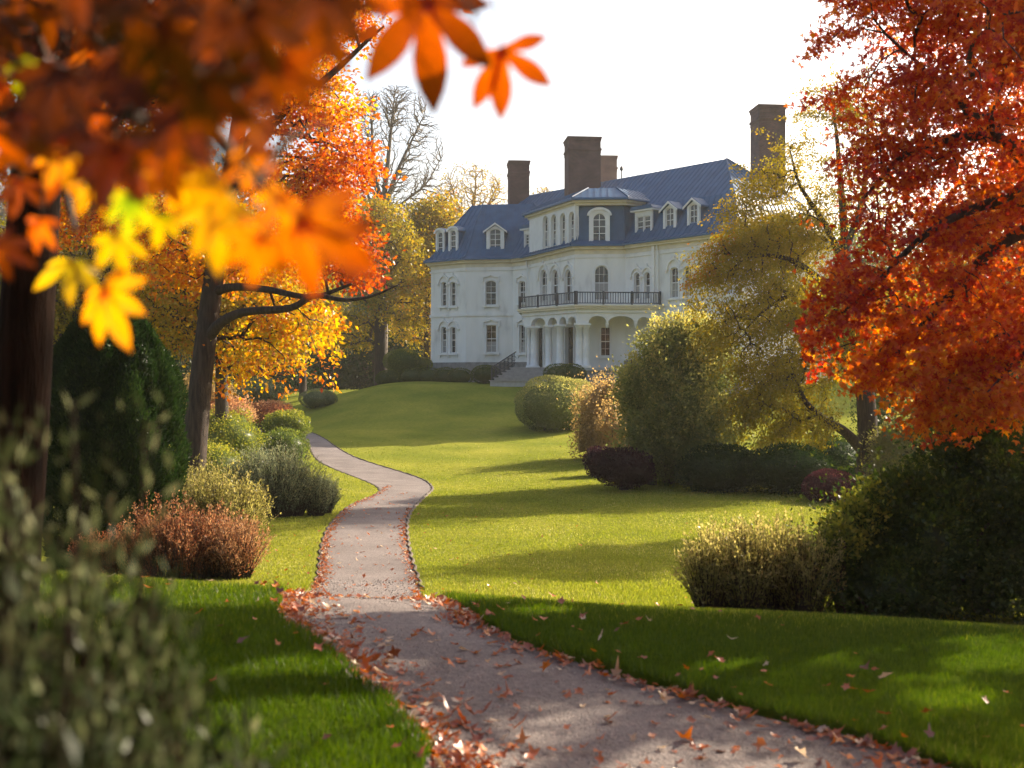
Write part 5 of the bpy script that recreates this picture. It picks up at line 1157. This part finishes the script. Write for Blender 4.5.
# ------------------------------------------------------------------ fallen leaves
M_FALL = leaf_mat('fallen_leaves', [(0, (.10, .035, .015)), (.3, (.30, .065, .015)), (.55, (.50, .13, .015)), (.8, (.55, .28, .06)), (1, (.62, .50, .38))], trans=.35, gloss=.08, grough=.35)
ang = np.deg2rad([-150, -115, -80, -48, -20, 0, 20, 48, 80, 115, 150, 180]); rad_ = np.array([.55, .38, .85, .42, .55, 1.0, .55, .42, .85, .38, .55, .3])
def litter_geo(X, Y, Z, size, tint, tilt=.35, curl=.5):
    n = len(X); rot = rng.uniform(0, 2 * np.pi, n)[:, None]; s = size[:, None]
    rv = rad_ * rng.uniform(.72, 1.22, (n, 12)); lx = rv * np.cos(ang) * s; ly = rv * np.sin(ang) * s * rng.uniform(.45, 1.0, (n, 1)); cu = rng.uniform(-.1, curl, n)[:, None]
    lz = cu * (rad_ ** 2) * s * (.6 + .4 * np.cos(ang * 2)) + rng.normal(0, .07, (n, 12)) * s
    tx, ty = rng.normal(0, tilt, n)[:, None], rng.normal(0, tilt, n)[:, None]
    lz = lz + lx * tx + ly * ty; lz = lz - np.minimum(lz.min(axis=1, keepdims=True), 0)
    V = np.zeros((n, 13, 3)); V[:, 1:, 0] = X[:, None] + lx * np.cos(rot) - ly * np.sin(rot); V[:, 1:, 1] = Y[:, None] + lx * np.sin(rot) + ly * np.cos(rot); V[:, 1:, 2] = Z[:, None] + lz + .004
    V[:, 0, 0] = X; V[:, 0, 1] = Y; V[:, 0, 2] = Z + .004 + lz.mean(axis=1) * .6
    f = np.array([(0, 1 + k, 1 + (k + 1) % 12) for k in range(12)])[None] + (np.arange(n) * 13)[:, None, None]
    return V, f, np.repeat(tint, 12)
def litter_points(n, y0, y1, pw=1.0):
    u = rng.uniform(0, 1, n) ** pw; Y = y0 * (y1 / y0) ** u
    iL = np.interp(Y, LEs[:250, 1], LEs[:250, 0]); iR = np.interp(Y, REs[:250, 1], REs[:250, 0])
    return Y, iL, iR
def place(Y, X): 
    pd = path_dist(X, Y); inside = pd < 0
    Z = np.where(inside, path_z(X, Y) + .004, ground(X, Y) + .022 * (Y < 16) + .01); return X, Y, Z, pd
def batch(n, y0, y1, kind, wdt, pw=1.0):
    Y, l, r = litter_points(n, y0, y1, pw)
    if kind == 'left': X = l + .03 + np.abs(rng.normal(0, wdt, n)) - rng.uniform(0, .05, n)
    elif kind == 'right': X = r - .03 - np.abs(rng.normal(0, wdt, n)) + rng.uniform(0, .05, n)
    elif kind == 'path': X = l + (r - l) * rng.uniform(.05, .95, n)
    elif kind == 'lawn': X = np.where(rng.uniform(0, 1, n) < .72, r + rng.exponential(1.3, n) + .1, l - rng.exponential(.8, n) - .1)
    return place(Y, X)
fal = []
for n, y0, y1, kind, wdt in ((70, 4.6, 6.8, 'left', .22), (40, 6.5, 8.6, 'left', .16), (78, 4.7, 8.2, 'right', .13), (62, 4.6, 9.0, 'path', 0), (50, 4.8, 9.5, 'lawn', 0)):
    X, Y, Z, pd = batch(n, y0, y1, kind, wdt)
    for x, y, z, q in zip(X, Y, Z, pd): fal.append((x, y, z, q, kind))
wl = {'left': 'lying in the leafy left margin of the gravel path', 'right': 'lying in the leafy right margin of the gravel path', 'path': 'lying out on the open gravel', 'lawn': 'lying on the near lawn grass'}
def fit_slope(V, z0): return V
for x, y, z, q, kind in fal:
    tn_ = float(np.clip(rng.choice([.1, .35, .5, .6, .95], p=[.12, .22, .32, .19, .15]) + rng.normal(0, .04), 0, 1))
    col = 'dark brown' if tn_ < .2 else 'russet' if tn_ < .43 else 'orange' if tn_ < .8 else 'pale bleached'
    V, f, tt = litter_geo(np.array([x]), np.array([y]), np.array([z]), np.array([rng.uniform(.034, .066)]), np.array([tn_]), .4, .8)
    bb = Buf(); V = V.reshape(-1, 3) - np.array([x, y, z]); bb.add(V, f.reshape(-1, 3), tt)
    o_ = bpy.data.objects.new('fallen_leaf', bb.mesh('fallen_leaf', M_FALL)); COL.objects.link(o_); o_.location = (x, y, z)
    o_['label'] = f'{col} fallen leaf {wl[kind]}'; o_['category'] = 'leaf'; o_['group'] = f'{col} fallen leaves {wl[kind]}'
bb = Buf()
for n, y0, y1, kind, wdt, pw in ((620, 4.5, 8.4, 'left', .20, 1), (330, 4.7, 8.6, 'right', .09, 1), (420, 8.2, 11, 'left', .16, 1), (380, 8.2, 11, 'right', .14, 1), (900, 11, 38, 'left', .09, 1), (380, 11, 30, 'right', .07, 1), (260, 5, 13, 'path', 0, 1.2), (160, 13, 35, 'path', 0, 1), (90, 9, 30, 'lawn', 0, 1), (60, 4.5, 9, 'lawn', 0, 1)):
    X, Y, Z, pd = batch(n, y0, y1, kind, wdt, pw)
    tt = np.clip(rng.choice([.1, .35, .5, .6, .95], n, p=[.10, .25, .36, .17, .12]) + rng.normal(0, .04, n), 0, 1)
    V, f, t3 = litter_geo(X, Y, Z, rng.uniform(.024, .052, n) * (1 + .010 * Y), tt, .3, .6); bb.add(V.reshape(-1, 3), f.reshape(-1, 3), t3)
struct('leaf_litter', bb.mesh('leaf_litter', M_FALL), 'stuff', 'small russet leaves drifted along both margins of the path', 'leaf litter')
n = 9000; Y, l, r = litter_points(n, 4.4, 16); X = l + (r - l) * rng.uniform(0, 1, n); Z = path_z(X, Y)
bb = Buf(); leaf_cloud(bb, np.stack([X, Y, Z + .002], 1), np.concatenate([rng.normal(size=(n, 2)), rng.uniform(.0, .5, (n, 1))], 1), .0035 + .0009 * Y * rng.uniform(.5, 1.3, n), rng.uniform(.0, 1, n), .8)
PEB = leaf_mat('pebble', [(0, (.12, .10, .09)), (.6, (.30, .27, .25)), (1, (.5, .46, .42))], trans=0, gloss=.03)
struct('gravel_grit', bb.mesh('gravel_grit', PEB), 'stuff', 'loose grit scattered over the gravel path', 'gravel')

# ------------------------------------------------------------------ haze
hz = MB(); x0, x1, y0, y1, z0, z1 = -700, 700, -15, 960, -9, 62
hz.box(((x0 + x1) / 2, (y0 + y1) / 2, (z0 + z1) / 2), (x1 - x0, y1 - y0, z1 - z0))
m, n_, N, L = node_mat('haze'); pv = N.new('ShaderNodeVolumePrincipled'); pv.inputs['Density'].default_value = HAZE; pv.inputs['Color'].default_value = (1, .96, .90, 1); pv.inputs['Anisotropy'].default_value = .35
o = N.new('ShaderNodeOutputMaterial'); L.new(pv.outputs[0], o.inputs['Volume'])
struct('haze', hz.mesh('haze', m), 'stuff', 'thin morning haze over the garden', 'haze')
